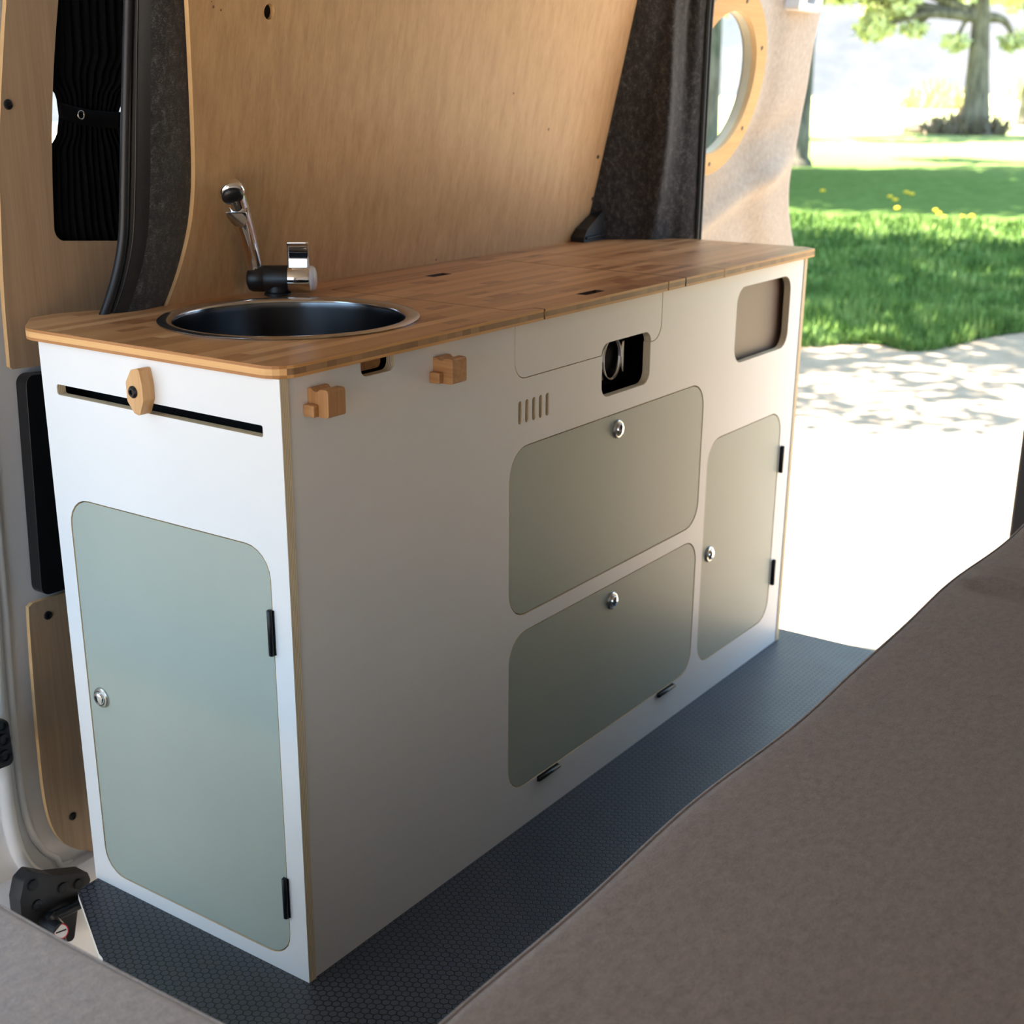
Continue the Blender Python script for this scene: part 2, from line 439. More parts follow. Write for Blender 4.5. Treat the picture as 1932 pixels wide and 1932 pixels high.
# --- charcoal felt pillar between the door and the oak panel
SN = (0, 1, .12); SP = (0, .515, ZT)
seal_px = [(244, -60), (243, 0), (240, 120), (237, 250), (235, 360), (232, 450), (220, 520), (200, 585), (172, 650)]
seal = [at(x, y, SN, SP) for x, y in seal_px]
seal = [Vector((.262, .44, 1.66))] + seal + [seal[-1] + Vector((-.02, .01, -.02))]
seal = smooth_line(seal, 4)
edge3 = [Vector(lean_pt(p[0], p[1], .012)) for p in lft]
def edge_at(z):
    for a, b in zip(edge3, edge3[1:]):
        if a.z >= z >= b.z: return a.lerp(b, (a.z - z) / (a.z - b.z + 1e-9))
    return edge3[0].copy() if z > edge3[0].z else edge3[-1] + Vector((-(edge3[-1].z - z) * .3, .0, z - edge3[-1].z))
rowsv, rowsf = [], []
for s in seal:
    e = edge_at(s.z) + Vector((.03, .004, 0))
    if s.z < .88: e = Vector((max(.02, e.x), .56, s.z))
    pts = []
    for k in range(17):
        t = k / 16; p = s.lerp(e, t)
        bulge = math.sin(math.pi * min(1, t * 1.02)) * .026
        p += Vector((-.6, -.75, 0)) * bulge + Vector((0, 0, 0))
        if t < .05: p += Vector((.003, .008, 0))
        pts.append(p)
    rowsv.append(pts[:6]); rowsf.append(pts[5:])
pl = empty('trim_2', (.24, .5, .9), 'charcoal felt pillar with black rubber door seal left of the oak panel', kind='structure')
grid('vinyl_strip', rowsv, M_VINYL, pl)
grid('felt_cover', rowsf, M_FELTD, pl)
tube('stitched_piping', [r[2] + Vector((-.001, -.0012, 0)) for r in rowsv], .0009, M_BLACKP, pl, 6)
tube('rubber_seal', [s + Vector((-.002, -.002, 0)) for s in seal], .0078, M_RUBBER, pl, 14)

# --- charcoal felt corner pillar at the far end
rows = []
for i in range(40):
    z = .88 + (1.66 - .88) * i / 39
    a = Vector((1.515 + (z - .9) * .052, WB - LK * (z - ZT) + .02, z)); b = Vector((1.702, .3075 - max(0, z - 1.40) * .05, z)); r = []
    for k in range(41):
        t = k / 40; p = a.lerp(b, t); nn = Vector((-.72, -.69, 0))
        h = .020 * math.sin(math.pi * t) ** .7
        sway = .03 * math.sin(z * 7)
        h += .020 * math.exp(-((t - (.60 + sway - .08 * (z - 1.0))) / .075) ** 2) * (1 + .35 * math.sin(z * 12))
        h -= .015 * math.exp(-((t - (.80 + sway * .6)) / .06) ** 2) * (.6 + .4 * math.cos(z * 9))
        h += .004 * math.sin(z * 9 + t * 5) * math.sin(math.pi * t)
        r.append(p + nn * h)
    rows.append(r)
pr = empty('trim_3', (1.62, .42, .9166), 'charcoal felt corner pillar with black seal beside the porthole door', kind='structure')
grid('felt_cover', rows, M_FELTD, pr)
tube('rubber_seal', [Vector((1.704, .3035 - max(0, z - 1.40) * .05, z)) for z in [.3 + i * .0453 for i in range(31)]], .0052, plain('green_black_rubber', S(26, 32, 29), .5), pr, 12)
tube('rubber_lip', [Vector((1.7115, .2985 - max(0, z - 1.40) * .05, z)) for z in [.3 + i * .0453 for i in range(31)]], .0035, M_RUBBER, pr, 10)
# body shell around the rear opening
o = box('trim_4', (1.712, .34, -.1), (1.755, .60, 1.66), M_VANW, bevel=.004); tag(o, 'white rear body corner behind the felt pillar', kind='structure')
o = plate('trim_5', rounded([(1.655, -1.24, 0), (1.655, -.60, 0), (1.70, -.4815, .012), (1.75, -.4815, .01), (1.76, -.50, 0), (1.76, -1.24, 0)], 4), [], -.02, 1.64, XY, [M_GREYP]); tag(o, 'dark grey rear pillar trim at the right beyond the bench', kind='structure')

# --- left door with wood trims
DY = .60
def dpt(x, y): p = aty(x, y, DY); return (p.x, p.z)
door = empty('door_1', (.05, DY, .0), 'white van door with grey-oak trim panels left of the kitchen cabinet', kind='structure')
up = [dpt(x, y) for x, y in [(12, -60), (8, 60), (2, 180), (-1, 300), (2, 420), (8, 560), (19, 693)]]
up = smooth_line([(up[0][0] + .02, 1.66)] + up, 4)
upo = [Vector(p) for p in up] + [Vector(dpt(24, 697)), Vector(dpt(75, 690)), Vector((.50, .80)), Vector((.56, 1.66))]
win = [dpt(x, y) for x, y in [(119, -120), (110, 0), (104, 80), (100, 160), (98, 250), (99, 340), (101, 400)]]
win = smooth_line(win, 3)
wc = rounded([(win[-1].x, win[-1].y, 0), (dpt(103, 455)[0], dpt(103, 455)[1], .020), (.38, 1.002, .03), (.44, 1.45, 0)], 6)
wino = win + wc[1:]
plate('upper_trim_panel', upo, [wino], DY, DY + .009, XZ, [M_OAKG, M_OAKE], door)
lp = [dpt(x, y) for x, y in [(54, 1146), (57, 1200), (66, 1320), (75, 1420), (84, 1500), (97, 1555), (118, 1588), (145, 1602), (178, 1607)]]
lpo = [Vector(p) for p in smooth_line(lp, 4)] + [Vector((.30, lp[-1][1] + .01)), Vector((.30, .448)), Vector(dpt(122, 1119)), Vector(dpt(62, 1138))]
plate('lower_trim_panel', lpo, [], DY, DY + .008, XZ, [M_OAKG, M_OAKE], door)
for x, y in [(15, 197), (90, 1161), (137, 1540)]:
    p = aty(x, y, DY); lathe('trim_screw', [(.0075, 0), (.007, .002), (.0045, .003), (.004, .001), (0, .001)], p, (0, -1, 0), M_BLACKP, door, 20)
# armrest pocket
ap = [tuple(aty(x, y, DY + .018)[q] for q in (0, 2)) for x, y in [(30, 705), (122, 690), (150, 1100), (62, 1120)]]
ao = rounded([(ap[0][0], ap[0][1], .016), (ap[1][0] + .2, ap[1][1] - .02, 0), (ap[2][0] + .2, ap[2][1], 0), (ap[3][0], ap[3][1], .016)], 6)
o = plate('armrest', ao, [], DY - .006, DY + .02, XZ, [M_BLACKP], door, bevel=.008, smooth=60)
# painted shell with pressed groove and rolled bottom corner
SH = DY + .03
sh_left = [(-.20, 1.66), (-.20, -.06)]
outer = [Vector(p) for p in sh_left] + [Vector((.40, -.06)), Vector((.56, 1.66))]
plate('door_shell', outer, [], SH, SH + .03, XZ, [M_VANW], door)
off = smooth_line([(p[0] - .030, p[1]) for p in [(up[0][0], 1.66)] + [tuple(q) for q in up[4::5]]] +
                  [(dpt(38, 900)[0] - .03, dpt(38, 900)[1])] + [(p[0] - .026 - .0 * i, p[1] - (.0 if i < 5 else .018 * (i - 4) / 4)) for i, p in enumerate(lp)] + [(.30, lp[-1][1] - .018)], 3)
tube('pressed_rim', [Vector((p[0], SH - .004, p[1])) for p in off], .006, M_VANW, door, 14)
tube('outer_rim', [Vector((p[0] - .034, SH - .012, p[1] - max(0, .02 - (p[0] - .0) * .0))) for p in off], .013, M_VANW, door, 16)
# hinge bracket with round bolts
hb = aty(8, 1398, DY - .03)
o = plate('hinge_bracket', rounded([(hb.x - .05, hb.z - .042, .012), (hb.x + .0125, hb.z - .046, .010), (hb.x + .012, hb.z + .034, .014), (hb.x - .05, hb.z + .05, .01)], 5), [], DY - .03, DY + .02, XZ, [M_BLACKM], door, bevel=.002)
for dz in (-.026, .002, .028):
    lathe('bracket_bolt', [(.0115, 0), (.011, .004), (.007, .005), (.0065, .002), (0, .002)], (hb.x - .003, DY - .03, hb.z + dz), (0, -1, 0), M_BLACKM, door, 20)
# glass of the door window
plate('window_pane', [Vector(p) for p in rounded([(.12, .99, .01), (.42, .99, .01), (.47, 1.5, .01), (.16, 1.5, .01)], 4)], [], DY + .022, DY + .026, XZ, [M_GLASS], door)
# cut the shell for the window
cut = rounded([(.125, .995, .02), (.41, .995, .02), (.46, 1.5, .02), (.165, 1.5, .02)], 4)
for ob in [c for c in door.children if c.name.startswith('door_shell')]:
    bpy.data.objects.remove(ob)
plate('door_shell', outer, [cut], SH, SH + .03, XZ, [M_VANW], door)

# body sill below the door
sr = []
for i in range(14):
    x = -.32 + i * .035
    sr.append([Vector((x, y, z)) for y, z in [(.64, -.02 - .03 * (i > 8)), (.60, -.045), (.585, -.062), (.575, -.10), (.57, -.20), (.56, -.34)]])
o = grid('trim_6', sr, M_VANW, solid=.01); tag(o, 'white painted door sill at the lower left', kind='structure')

# ================================================================== KITCHEN CABINET
cab = empty('kitchen_cabinet', (0, 0, 0), 'long white kitchen cabinet with sage green doors and plywood edges', 'cabinet')
G = .0022
# end panel (x = 0 .. .015) facing the camera side
ed = dict(l=.4495, r=.0318, t=.6695, b=.0251)
slot = rounded([(.449, .8240, .004), (.0318, .8210, .003), (.0318, .8365, .003), (.449, .8398, .004)], 4)
endo = [Vector((-.0022, 0)), Vector((W, 0)), Vector((W + .090, .9)), Vector((-.0022, .9))]
endo = [Vector((-.0022, 0)), Vector((W, 0)), Vector((W, .9)), Vector((-.0022, .9))]
plate('end_panel', endo, [rect(ed['r'], ed['b'], ed['l'], ed['t'], .045), slot], 0, .015, YZ, [M_WHITE, M_PLYX], cab)
d = plate('door', rect(ed['r'] + G, ed['b'] + G, ed['l'] - G, ed['t'] - G, .043), [], .0008, .0148, YZ, [M_SAGE, M_PLYX], cab)
d['label'] = 'tall sage green door on the narrow end'
def lock(p, ax, par):
    lk = lathe('push_lock', [(.0165, 0), (.0165, .0025), (.0150, .0042), (.0120, .0046), (.0112, .0022), (.0112, .001)], p, ax, M_ALU, par, 32)
    lathe('lock_button', [(.0108, 0), (.0108, .006), (.0095, .0085), (.006, .0098), (0, .0102)], p, ax, M_CHROME, lk, 28); return lk
lock((.0008, .418, .3475), (-1, 0, 0), d)
def hinge(p, ax, ln, out, side, par):
    """p centre on the surface, ax barrel axis, out surface normal, side direction across"""
    p = Vector(p); ax = Vector(ax); out = Vector(out); side = Vector(side)
    h = tube('hinge', [p + out * .004 - ax * ln / 2, p + out * .004 - ax * (ln / 2 - .001), p + out * .004 + ax * (ln / 2 - .001), p + out * .004 + ax * ln / 2], [.0032, .0042, .0042, .0032], M_BLACKM, par, 14)
    c = [p + side * a + ax * b + out * cc for cc in (0, .0016) for a, b in ((-.005, -ln / 2 + .001), (.005, -ln / 2 + .001), (.005, ln / 2 - .001), (-.005, ln / 2 - .001))]
    mesh_obj('hinge_leaf', c, [(3, 2, 1, 0), (4, 5, 6, 7), (0, 1, 5, 4), (1, 2, 6, 5), (2, 3, 7, 6), (3, 0, 4, 7)], M_BLACKM, h)
for z in (.5495, .133): hinge((0, .0340, z), (0, 0, 1), .067, (-1, 0, 0), (0, 1, 0), d)

# front panel (y = 0 .. .015)
DA = (.5102, .4064, 1.1813, .7015); DB = (.5115, .0799, 1.1839, .3771); DC = (1.2121, .0792, 1.5653, .5737)
NI = (1.3047, .7153, 1.5643, .8696); OP = (.787, .7365, .956, .832)
FLX0, FLX1, FLZ = .522, .9947, .8114
R1 = .05
vents = [rect(.5335 + i * .0196, .7385, .5435 + i * .0196, .7765, .0049, 4) for i in range(5)]
def fpan(): pass
# notch for the folding flap, open at the top and merged with the latch opening
fo = [Vector((.015, 0)), Vector((L, 0)), Vector((L, .9)), Vector((FLX1, .9))]
fo += rounded([(FLX1, .9, 0), (FLX1, FLZ, .030), (OP[2], FLZ, 0)], 6)[1:-1]
fo += [Vector((OP[2], FLZ))] + rounded([(OP[2], FLZ, 0), (OP[2], OP[1], .022), (OP[0], OP[1], .022), (OP[0], FLZ, 0)], 6)[1:-1] + [Vector((OP[0], FLZ))]
fo += rounded([(OP[0], FLZ, 0), (FLX0, FLZ, .030), (FLX0, .9, 0)], 6)[1:-1] + [Vector((FLX0, .9))]
sm = rounded([(.229, .9, 0), (.229, .8765, .012), (.1575, .8765, .012), (.1575, .9, 0)], 5)
fo += [Vector((.229, .9))] + sm[1:-1] + [Vector((.1575, .9)), Vector((.015, .9))]
plate('front_panel', fo, [rect(*DA, R1), rect(*DB, R1), rect(*DC, R1), rect(*NI, .034)] + vents, 0, .015, XZ, [M_WHITE, M_PLYY], cab)
# folding flap
g1 = .0014
ff = [Vector((FLX0 + g1, .9)), ] + rounded([(FLX0 + g1, .9, 0), (FLX0 + g1, FLZ + g1, .029), (OP[0], FLZ + g1, 0)], 6)[1:-1]
ff += rounded([(OP[0] - .002, FLZ + g1, 0), (OP[0] - .001, OP[3], .022), (OP[2] + .001, OP[3], .022), (OP[2] + .002, FLZ + g1, 0)], 6)
ff += rounded([(OP[2], FLZ + g1, 0), (FLX1 - g1, FLZ + g1, .029), (FLX1 - g1, .9, 0)], 6)[1:-1] + [Vector((FLX1 - g1, .9))]
o = plate('folding_flap', ff, [], .0003, .0148, XZ, [M_WHITE, M_PLYY], cab)
def fdoor(nm, D, lab):
    o = plate(nm, rect(D[0] + G, D[1] + G, D[2] - G, D[3] - G, R1 - G), [], .0008, .0148, XZ, [M_SAGE, M_PLYY], cab); o['label'] = lab; return o
da = fdoor('drop_door', DA, 'upper wide sage green door'); db = fdoor('drop_door', DB, 'lower wide sage green door'); dc = fdoor('door', DC, 'narrow sage green door at the far end')
lock((.8488, .0008, .6705), (0, -1, 0), da); lock((.8488, .0008, .342), (0, -1, 0), db); lock((1.2446, .0008, .3245), (0, -1, 0), dc)
for x in (.636, 1.075): hinge((x, 0, .0745), (1, 0, 0), .068, (0, -1, 0), (0, 0, 1), db)
for z in (.459, .189): hinge((1.5755, 0, z), (0, 0, 1), .062, (0, -1, 0), (1, 0, 0), dc)
# carcass
plate('far_side_panel', [Vector((-.0015, 0)), Vector((.49, 0)), Vector((.49, .9)), Vector((-.0015, .9))], [], L + .0015, L + .0165, YZ, [M_WHITE, ply('plywood_edge_far_panel', 'x', 5, .015, L + .0015, (222, 200, 164), (176, 146, 104))], cab)
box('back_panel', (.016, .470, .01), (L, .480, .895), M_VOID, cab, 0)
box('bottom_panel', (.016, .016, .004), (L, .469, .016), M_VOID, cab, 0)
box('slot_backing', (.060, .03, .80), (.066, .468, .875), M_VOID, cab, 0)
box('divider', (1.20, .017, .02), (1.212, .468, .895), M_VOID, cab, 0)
box('niche_liner', (1.285, .022, .70), (1.585, .026, .885), M_BROWN, cab, 0)
box('vent_liner', (.526, .017, .73), (.632, .020, .785), plain('vent_liner_brown', S(118, 100, 76), .6), cab, 0)
# bamboo catch behind the small notch
plate('bamboo_catch', rect(.160, .8795, .222, .899, .008), [], .020, .040, XZ, [M_BWOODX, M_BWOODX], cab)
# black latch box behind the square opening
lb = box('latch_housing', (.770, .055, .735), (.975, .075, .865), M_BLACKP, cab, .003)
lbz = .786
ringp = [Vector((.893 + .030 * math.cos(a), .046, lbz + .038 * math.sin(a))) for a in [2 * math.pi * k / 28 for k in range(29)]]
tube('latch_ring', ringp, .0045, M_CHROME, lb, 10, caps=False)
plate('latch_plate', rect(.822, .748, .876, .828, .008), [circ(.868, lbz, .028, 24)], .048, .053, XZ, [M_ALU], lb) if False else None
plate('latch_plate', rounded([(.852, .750, .006), (.874, .750, .004), (.874, .828, .004), (.852, .828, .006)], 4), [], .047, .053, XZ, [M_ALU], lb)
box('latch_bar', (.924, .038, .757), (.932, .050, .815), M_CHROME, lb, .002)

# wooden hooks on the front: things screwed to the panel move with it -> parts
def hook(x0, grain):
    h = empty('h', (0, 0, 0)); bpy.data.objects.remove(h)
    z0, z1 = .8445, .8812
    # side profile in y,z : saddle for hanging between back and front block
    pr = rounded([(0, z0, .001), (-.036, z0, .004), (-.036, z1, .004), (-.022, z1, .002), (-.018, z1 - .0035, .003), (-.011, z1 - .0035, .003), (-.007, z1, .002), (0, z1, .001)], 3)
    a = plate('hanging_hook', pr, [], x0, x0 + .033, YZ, [grain], cab, bevel=.0008)
    box('hook_ledge', (x0 - .010, -.019, z0 + .0005), (x0 + .001, 0, z0 + .0165), M_BWOODX, a, .002)
    return a
hook(.0520, M_BWOOD); hook(.3150, M_BWOODX)
# swivel latch over the slot on the end panel
lo = rounded([(.245, .8235, .004), (.256, .8265, .004), (.2685, .842, .006), (.2685, .868, .006), (.256, .8865, .004), (.240, .8895, .004), (.2355, .866, .010), (.2355, .846, .010)], 4)
def lmap(u, v, w): return (w, u, v)
lt = plate('swivel_latch', lo, [], -.021, -.0005, YZ, [wood('bamboo_latch', S(196, 150, 98), S(214, 168, 116), S(224, 182, 132), 'z', .5)], cab, bevel=.0015)
lathe('latch_bolt', [(.0085, 0), (.0085, .0015), (.006, .004), (.0035, .004), (.0032, .0015), (0, .0015)], (-.021, .2545, .856), (-1, 0, 0), M_BLACKM, lt, 20)

# ================================================================== WORKTOP
wt = empty('worktop', (0, 0, .9), 'bamboo worktop with cut-in lids on the white kitchen cabinet', 'worktop')
SKC = (.2900, .2560); SKR = .197
YF = -.0096; YB1 = .413
xa_b = (.5575, YB1); 
sinko = rounded([(-.0065, YF, .036), (.5895, YF, .002), (.5895, .010, .003), (.578, .0125, .010), (.5620, .0195, .012), (.5465, .0200, .010), (.5575, YB1, 0),
                 (1.0835, YB1, 0), (1.2405, YB1, 0), (1.2205, YF, .0015), (1.641 + .018, YF, .012), (1.683, .020, .02), (1.683, .318, .0),
                 (1.6466, .368, .0), (1.6049, .414, 0), (1.5193, .4900, 0), (1.500, WB, 0), (.262, WB, 0), (.20, .532, .03), (.15, .562, .03), (.105, .577, .03), (.058, .576, .035), (-.0065, .503, .050)], 6)
M_CUTSHADE = plain('shade_dark_cut_edge', S(60, 38, 24), .7)  # shade inside slots and seams, painted as a dark rim colour
def edge_split(o):
    """rim faces that look along x take the short-edge wood"""
    me = o.data; me.materials.append(M_BEY)
    me.materials.append(M_CUTSHADE)
    for p in me.polygons:
        if p.material_index != 1: continue
        c = p.center
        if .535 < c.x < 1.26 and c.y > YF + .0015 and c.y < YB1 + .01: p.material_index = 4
        elif abs(p.normal.x) > .6: p.material_index = 3
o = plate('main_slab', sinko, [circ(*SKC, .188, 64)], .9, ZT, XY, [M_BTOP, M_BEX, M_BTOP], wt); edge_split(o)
gg = .0019
lid1 = rounded([(.5895 + gg * 1.6, YF, .002), (.9955, YF, .001), (.9955, .018, 0), (.9975, .018, 0), (.9975, YF, .001), (1.0615, YF, .002), (1.0830, YB1 - gg, 0),
                (.5575 + gg, YB1 - gg, 0), (.5465 + gg, .0208, .009), (.5625, .0207, .012), (.5795, .0135, .010), (.5895 + gg * 1.6, .0112, .003)], 5)
h1 = [Vector(v) for v in [(.757, .034), (.783, .011), (.8345, .0264), (.809, .0530)]]
s_a, s_b = [Vector(atz(x, y, ZT).xy) for x, y in ((1090, 556), (1142, 547))], 0
def qslot(pxs): return [Vector(atz(x, y, ZT).xy) for x, y in pxs]
h1 = [Vector((.762, .020)), Vector((.826, .020)), Vector((.826, .041)), Vector((.762, .041))]
h2 = [Vector((.795, .372)), Vector((.850, .372)), Vector((.850, .396)), Vector((.795, .396))]
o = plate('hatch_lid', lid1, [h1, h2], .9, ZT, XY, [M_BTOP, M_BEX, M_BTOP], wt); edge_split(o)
lid2 = [Vector(v) for v in [(1.0645, YF), (1.2190, YF), (1.2390, YB1 - .001), (1.0860, YB1 - .001)]]
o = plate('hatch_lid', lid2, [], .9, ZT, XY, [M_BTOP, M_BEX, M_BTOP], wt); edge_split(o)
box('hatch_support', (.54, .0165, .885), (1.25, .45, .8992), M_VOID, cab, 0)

# ================================================================== SINK
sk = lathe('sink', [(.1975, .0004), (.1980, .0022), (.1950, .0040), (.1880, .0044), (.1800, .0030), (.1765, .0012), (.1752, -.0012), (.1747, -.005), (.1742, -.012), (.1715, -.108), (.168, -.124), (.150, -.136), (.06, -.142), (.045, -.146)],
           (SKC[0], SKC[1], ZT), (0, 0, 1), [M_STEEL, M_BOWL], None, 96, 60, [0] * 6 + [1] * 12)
tag(sk, 'round stainless steel sink set into the bamboo worktop', 'sink')
lathe('drain', [(.046, -.145), (.04, -.1455), (.034, -.150), (.012, -.150), (.010, -.147), (0, -.147)], (SKC[0], SKC[1], ZT), (0, 0, 1), M_CHROME, sk, 32)

# ================================================================== FAUCET
fc = empty('faucet', (.4535, .4435, ZT), 'chrome and black folding faucet standing behind the round sink', 'faucet')
AX = Vector((.588, -.809, 0)); FC = Vector((.4535, .4435, 0)); zb = .9440
lathe('foot', [(.0225, .0002), (.0225, .004), (.0190, .0065), (.0185, .018)], (FC.x + .0015, FC.y - .002, ZT), (0, 0, 1), M_BLACKP, fc, 32)
c0 = Vector((.4275, .4790, zb))
lathe('body', [(0, -.004), (.012, -.0035), (.0190, 0), (.0215, .006), (.0218, .0255), (.0214, .026), (.0218, .0265), (.0222, .0665), (0, .0665)], c0, AX, M_BLACKP, fc, 40)
c1 = c0 + AX * .067
hd = lathe('handle', [(0, 0), (.0228, 0), (.0232, .004), (.0232, .034), (.0215, .0365)], c1, AX, M_CHROME, fc, 40)
lathe('handle_cap', [(.0214, .036), (.0212, .040), (.018, .044), (.010, .0465), (0, .047)], c1, AX, plain('frosted_cap', (.75, .72, .74, 1), .25), hd, 32)
# lever: curved blade rising from the handle
side = Vector((-AX.y, AX.x, 0)) * -1      # towards the camera side
side = Vector((-.809, -.588, 0))
rows = []
for u, v in [(.024, .004), (.0215, .018), (.0190, .030), (.0195, .042), (.0240, .053), (.0300, .0585), (.0335, .0600)]:
    rows.append([c1 + AX * a + side * u * .55 + Vector((0, 0, v)) for a in (.0005, .004, .018, .032, .0362)])
grid('lever', rows, M_CHROME, hd, smooth=60, solid=.004)
# spout
tip = atx(437, 362, .357)
sb = Vector((.4330, .4720, zb + .012))
def bez(a, b, c, d, n):
    return [a * (1 - t) ** 3 + b * 3 * t * (1 - t) ** 2 + c * 3 * t * t * (1 - t) + d * t ** 3 for t in [i / n for i in range(n + 1)]]
pth = bez(sb, sb + Vector((-.006, 0, .045)), tip + Vector((.030, .012, -.045)), tip + Vector((.006, .002, -.004)), 22)
rad = [.0135 + .0040 * math.sin(math.pi * min(1, i / 22 * .5)) for i in range(23)]
sp = tube('spout', pth, rad, M_CHROME, fc, 28)
ND = Vector((-.42, -.60, -.68)).normalized()
lathe('spray_head', [(0, -.0215), (.0085, -.0195), (.0160, -.0145), (.0202, -.006), (.0212, .001), (.0204, .006), (.0170, .0080)], tip, ND, M_CHROME, sp, 36, 60)
lathe('nozzle', [(.0172, .0070), (.0172, .0110), (.0135, .0150), (.006, .0165), (0, .0168)], tip, ND, M_BLACKP, sp, 32, 60)
tu = Vector((.588, -.809, 0)); tvv = (pth[14] - pth[20]).normalized(); tn = tu.cross(tvv).normalized()
tn = tn if tn.dot(CAM - tip) > 0 else -tn
tc0 = tip + (pth[17] - tip) * .66 + tn * .0135
dsh = [(-.0172, 0), (.0172, 0), (.0168, .010), (.0135, .021), (.008, .029), (0, .0325), (-.008, .029), (-.0135, .021), (-.0168, .010)]
V = [tc0 + tu * a + tvv * b + tn * c for c in (-.014, .005) for a, b in dsh]; k9 = len(dsh)
mesh_obj('spray_trigger', V, [tuple(range(k9 - 1, -1, -1)), tuple(range(k9, 2 * k9))] + [(q, (q + 1) % k9, (q + 1) % k9 + k9, q + k9) for q in range(k9)], M_CHROME, sp, bevel=.0015)



# ================================================================== CURTAIN
def prof(z):
    zs = [(1.62, .185, .40), (1.30, .155, .37), (1.262, .156, .34), (1.232, .176, .303), (1.205, .177, .2915), (1.185, .172, .293), (1.150, .150, .310), (1.06, .140, .322), (.985, .138, .335)]
    for (a, l0, r0), (b, l1, r1) in zip(zs, zs[1:]):
        if a >= z >= b:
            t = (a - z) / (a - b); t = t * t * (3 - 2 * t); return l0 + (l1 - l0) * t, r0 + (r1 - r0) * t
    return zs[-1][1:]
zl = aty(103, 152, DY + .012); zr = aty(232, 225, DY + .012)
rows = []
for i in range(70):
    z = 1.55 - i * (1.55 - .985) / 69; l, r = prof(z); row = []
    gather = math.exp(-((z - 1.21) / .05) ** 2)
    for k in range(131):
        t = k / 130; x = l + (r - l) * t + .0015 * math.sin(t * 70) * gather
        row.append(Vector((x, DY + .0135 - .0035 * math.sin(t * math.pi * 2 * 13 + .6 * math.sin(z * 9)) - .001 * math.sin(t * 57 + z * 20) * (1 - gather * .5), z)))
    rows.append(row)
cu = grid('curtain', rows, M_CURT); tag(cu, 'black pleated curtain tied at the waist in the left door window', 'curtain')
l, r = prof(1.205)
bandp = []
for zz, sag in ((1.226, 0), (1.223, 0), (1.205, 0), (1.202, 0)):
    bandp.append([Vector((l - .003 + (r - l + .006) * k / 24, DY + .0075 - .0012 * math.sin(math.pi * k / 24) + (.002 if zz in (1.226, 1.202) else 0), zz - .016 * (k / 24) - .004 * math.sin(math.pi * k / 24))) for k in range(25)])
bd = grid('tieback', bandp, M_CURT, cu, solid=.001)
pr_ = aty(153, 217, DY + .004)
tube('snap_ring', [pr_ + Vector((.0058 * math.cos(a), 0, .0062 * math.sin(a))) for a in [2 * math.pi * k / 24 for k in range(25)]], .0011, M_CHROME, bd, 8, caps=False)

# ================================================================== BLACK BRACKET ON THE WORKTOP CORNER
bk = plate('bracket_cover', rounded([(1.462, ZT + .0005, .002), (1.60, ZT + .0005, 0), (1.60, .975, .004), (1.545, .984, .006), (1.475, .945, .006), (1.462, .928, .004)], 4), [], .462, .498, XZ, [M_BLACKP], None, bevel=.004)
tag(bk, 'black plastic corner cover on the worktop at the foot of the felt pillar', 'cover')
tube('moulded_ledge', [(1.468, .4605, .926), (1.52, .4600, .928), (1.56, .4595, .928)], .0035, M_BLACKP, bk, 10)

# ================================================================== LEFT SILL MECHANISM
sm_ = plate('slide_mechanism', [Vector(p) for p in rounded([tuple(aty(x, y, .545)[i] for i in (0, 2)) + (.008,) for x, y in [(38, 1700), (45, 1664), (62, 1645), (100, 1652), (165, 1645), (172, 1662), (150, 1690), (140, 1775), (60, 1790), (42, 1740)]], 4)], [], .545, .575, XZ, [M_BLACKP], None, bevel=.003)
tag(sm_, 'black plastic door slide mechanism in the sill at lower left', 'mechanism')
for x, y in [(62, 1670), (70, 1708), (118, 1675), (148, 1668)]:
    p = aty(x, y, .545); lathe('mechanism_bolt', [(.010, 0), (.0095, .003), (.006, .0035), (0, .003)], p, (0, -1, 0), M_BLACKM, sm_, 18)
a1_, a2_ = aty(85, 1735, .535), aty(160, 1700, .535)
tube('slide_arm', [a1_, (a1_ + a2_) / 2 + Vector((0, -.01, .005)), a2_], .009, M_BLACKM, sm_, 12)
tube('slide_arm', [aty(95, 1725, .53), aty(112, 1745, .52), aty(118, 1790, .51)], .008, M_BLACKM, sm_, 12)
pc = aty(115, 1757, .50)
stk = lathe('warning_sticker', [(0, 0), (.0125, 0), (.0125, .0006), (.0108, .0007), (0, .0007)], pc, (-.25, -.9, .45), [M_WHITEP, M_RED], None, 32, midx=[0, 1, 1, 0])
tag(stk, 'small round red and white prohibition sticker in the sill at lower left', 'sticker')
dd = Vector((-.25, -.9, .45)).normalized(); uu, vv = basis(dd); q0 = pc + dd * .0009
bar = [q0 + uu * a + vv * b + dd * c for c in (0, .0003) for a, b in ((-.009, -.0012), (.009, -.0012), (.009, .0012), (-.009, .0012))]
mesh_obj('sticker_bar', bar, [(3, 2, 1, 0), (4, 5, 6, 7), (0, 1, 5, 4), (1, 2, 6, 5), (2, 3, 7, 6), (3, 0, 4, 7)], M_BLACKP, stk)
plate('sticker_carrier', circ(pc.x, pc.z, .013, 20), [], pc.y + .003, .55, XZ, [M_BLACKP], stk)
o = plate('trim_7', [Vector(v) for v in [(-.30, .10), (-.13, .10), (-.122, .300), (-.20, .262)]], [], -.060, -.045, XY, [plain('silver_sill', (.40, .44, .50, 1), .4, metal=.5)]); tag(o, 'silver sill plate beside the floor edge at lower left', kind='structure')

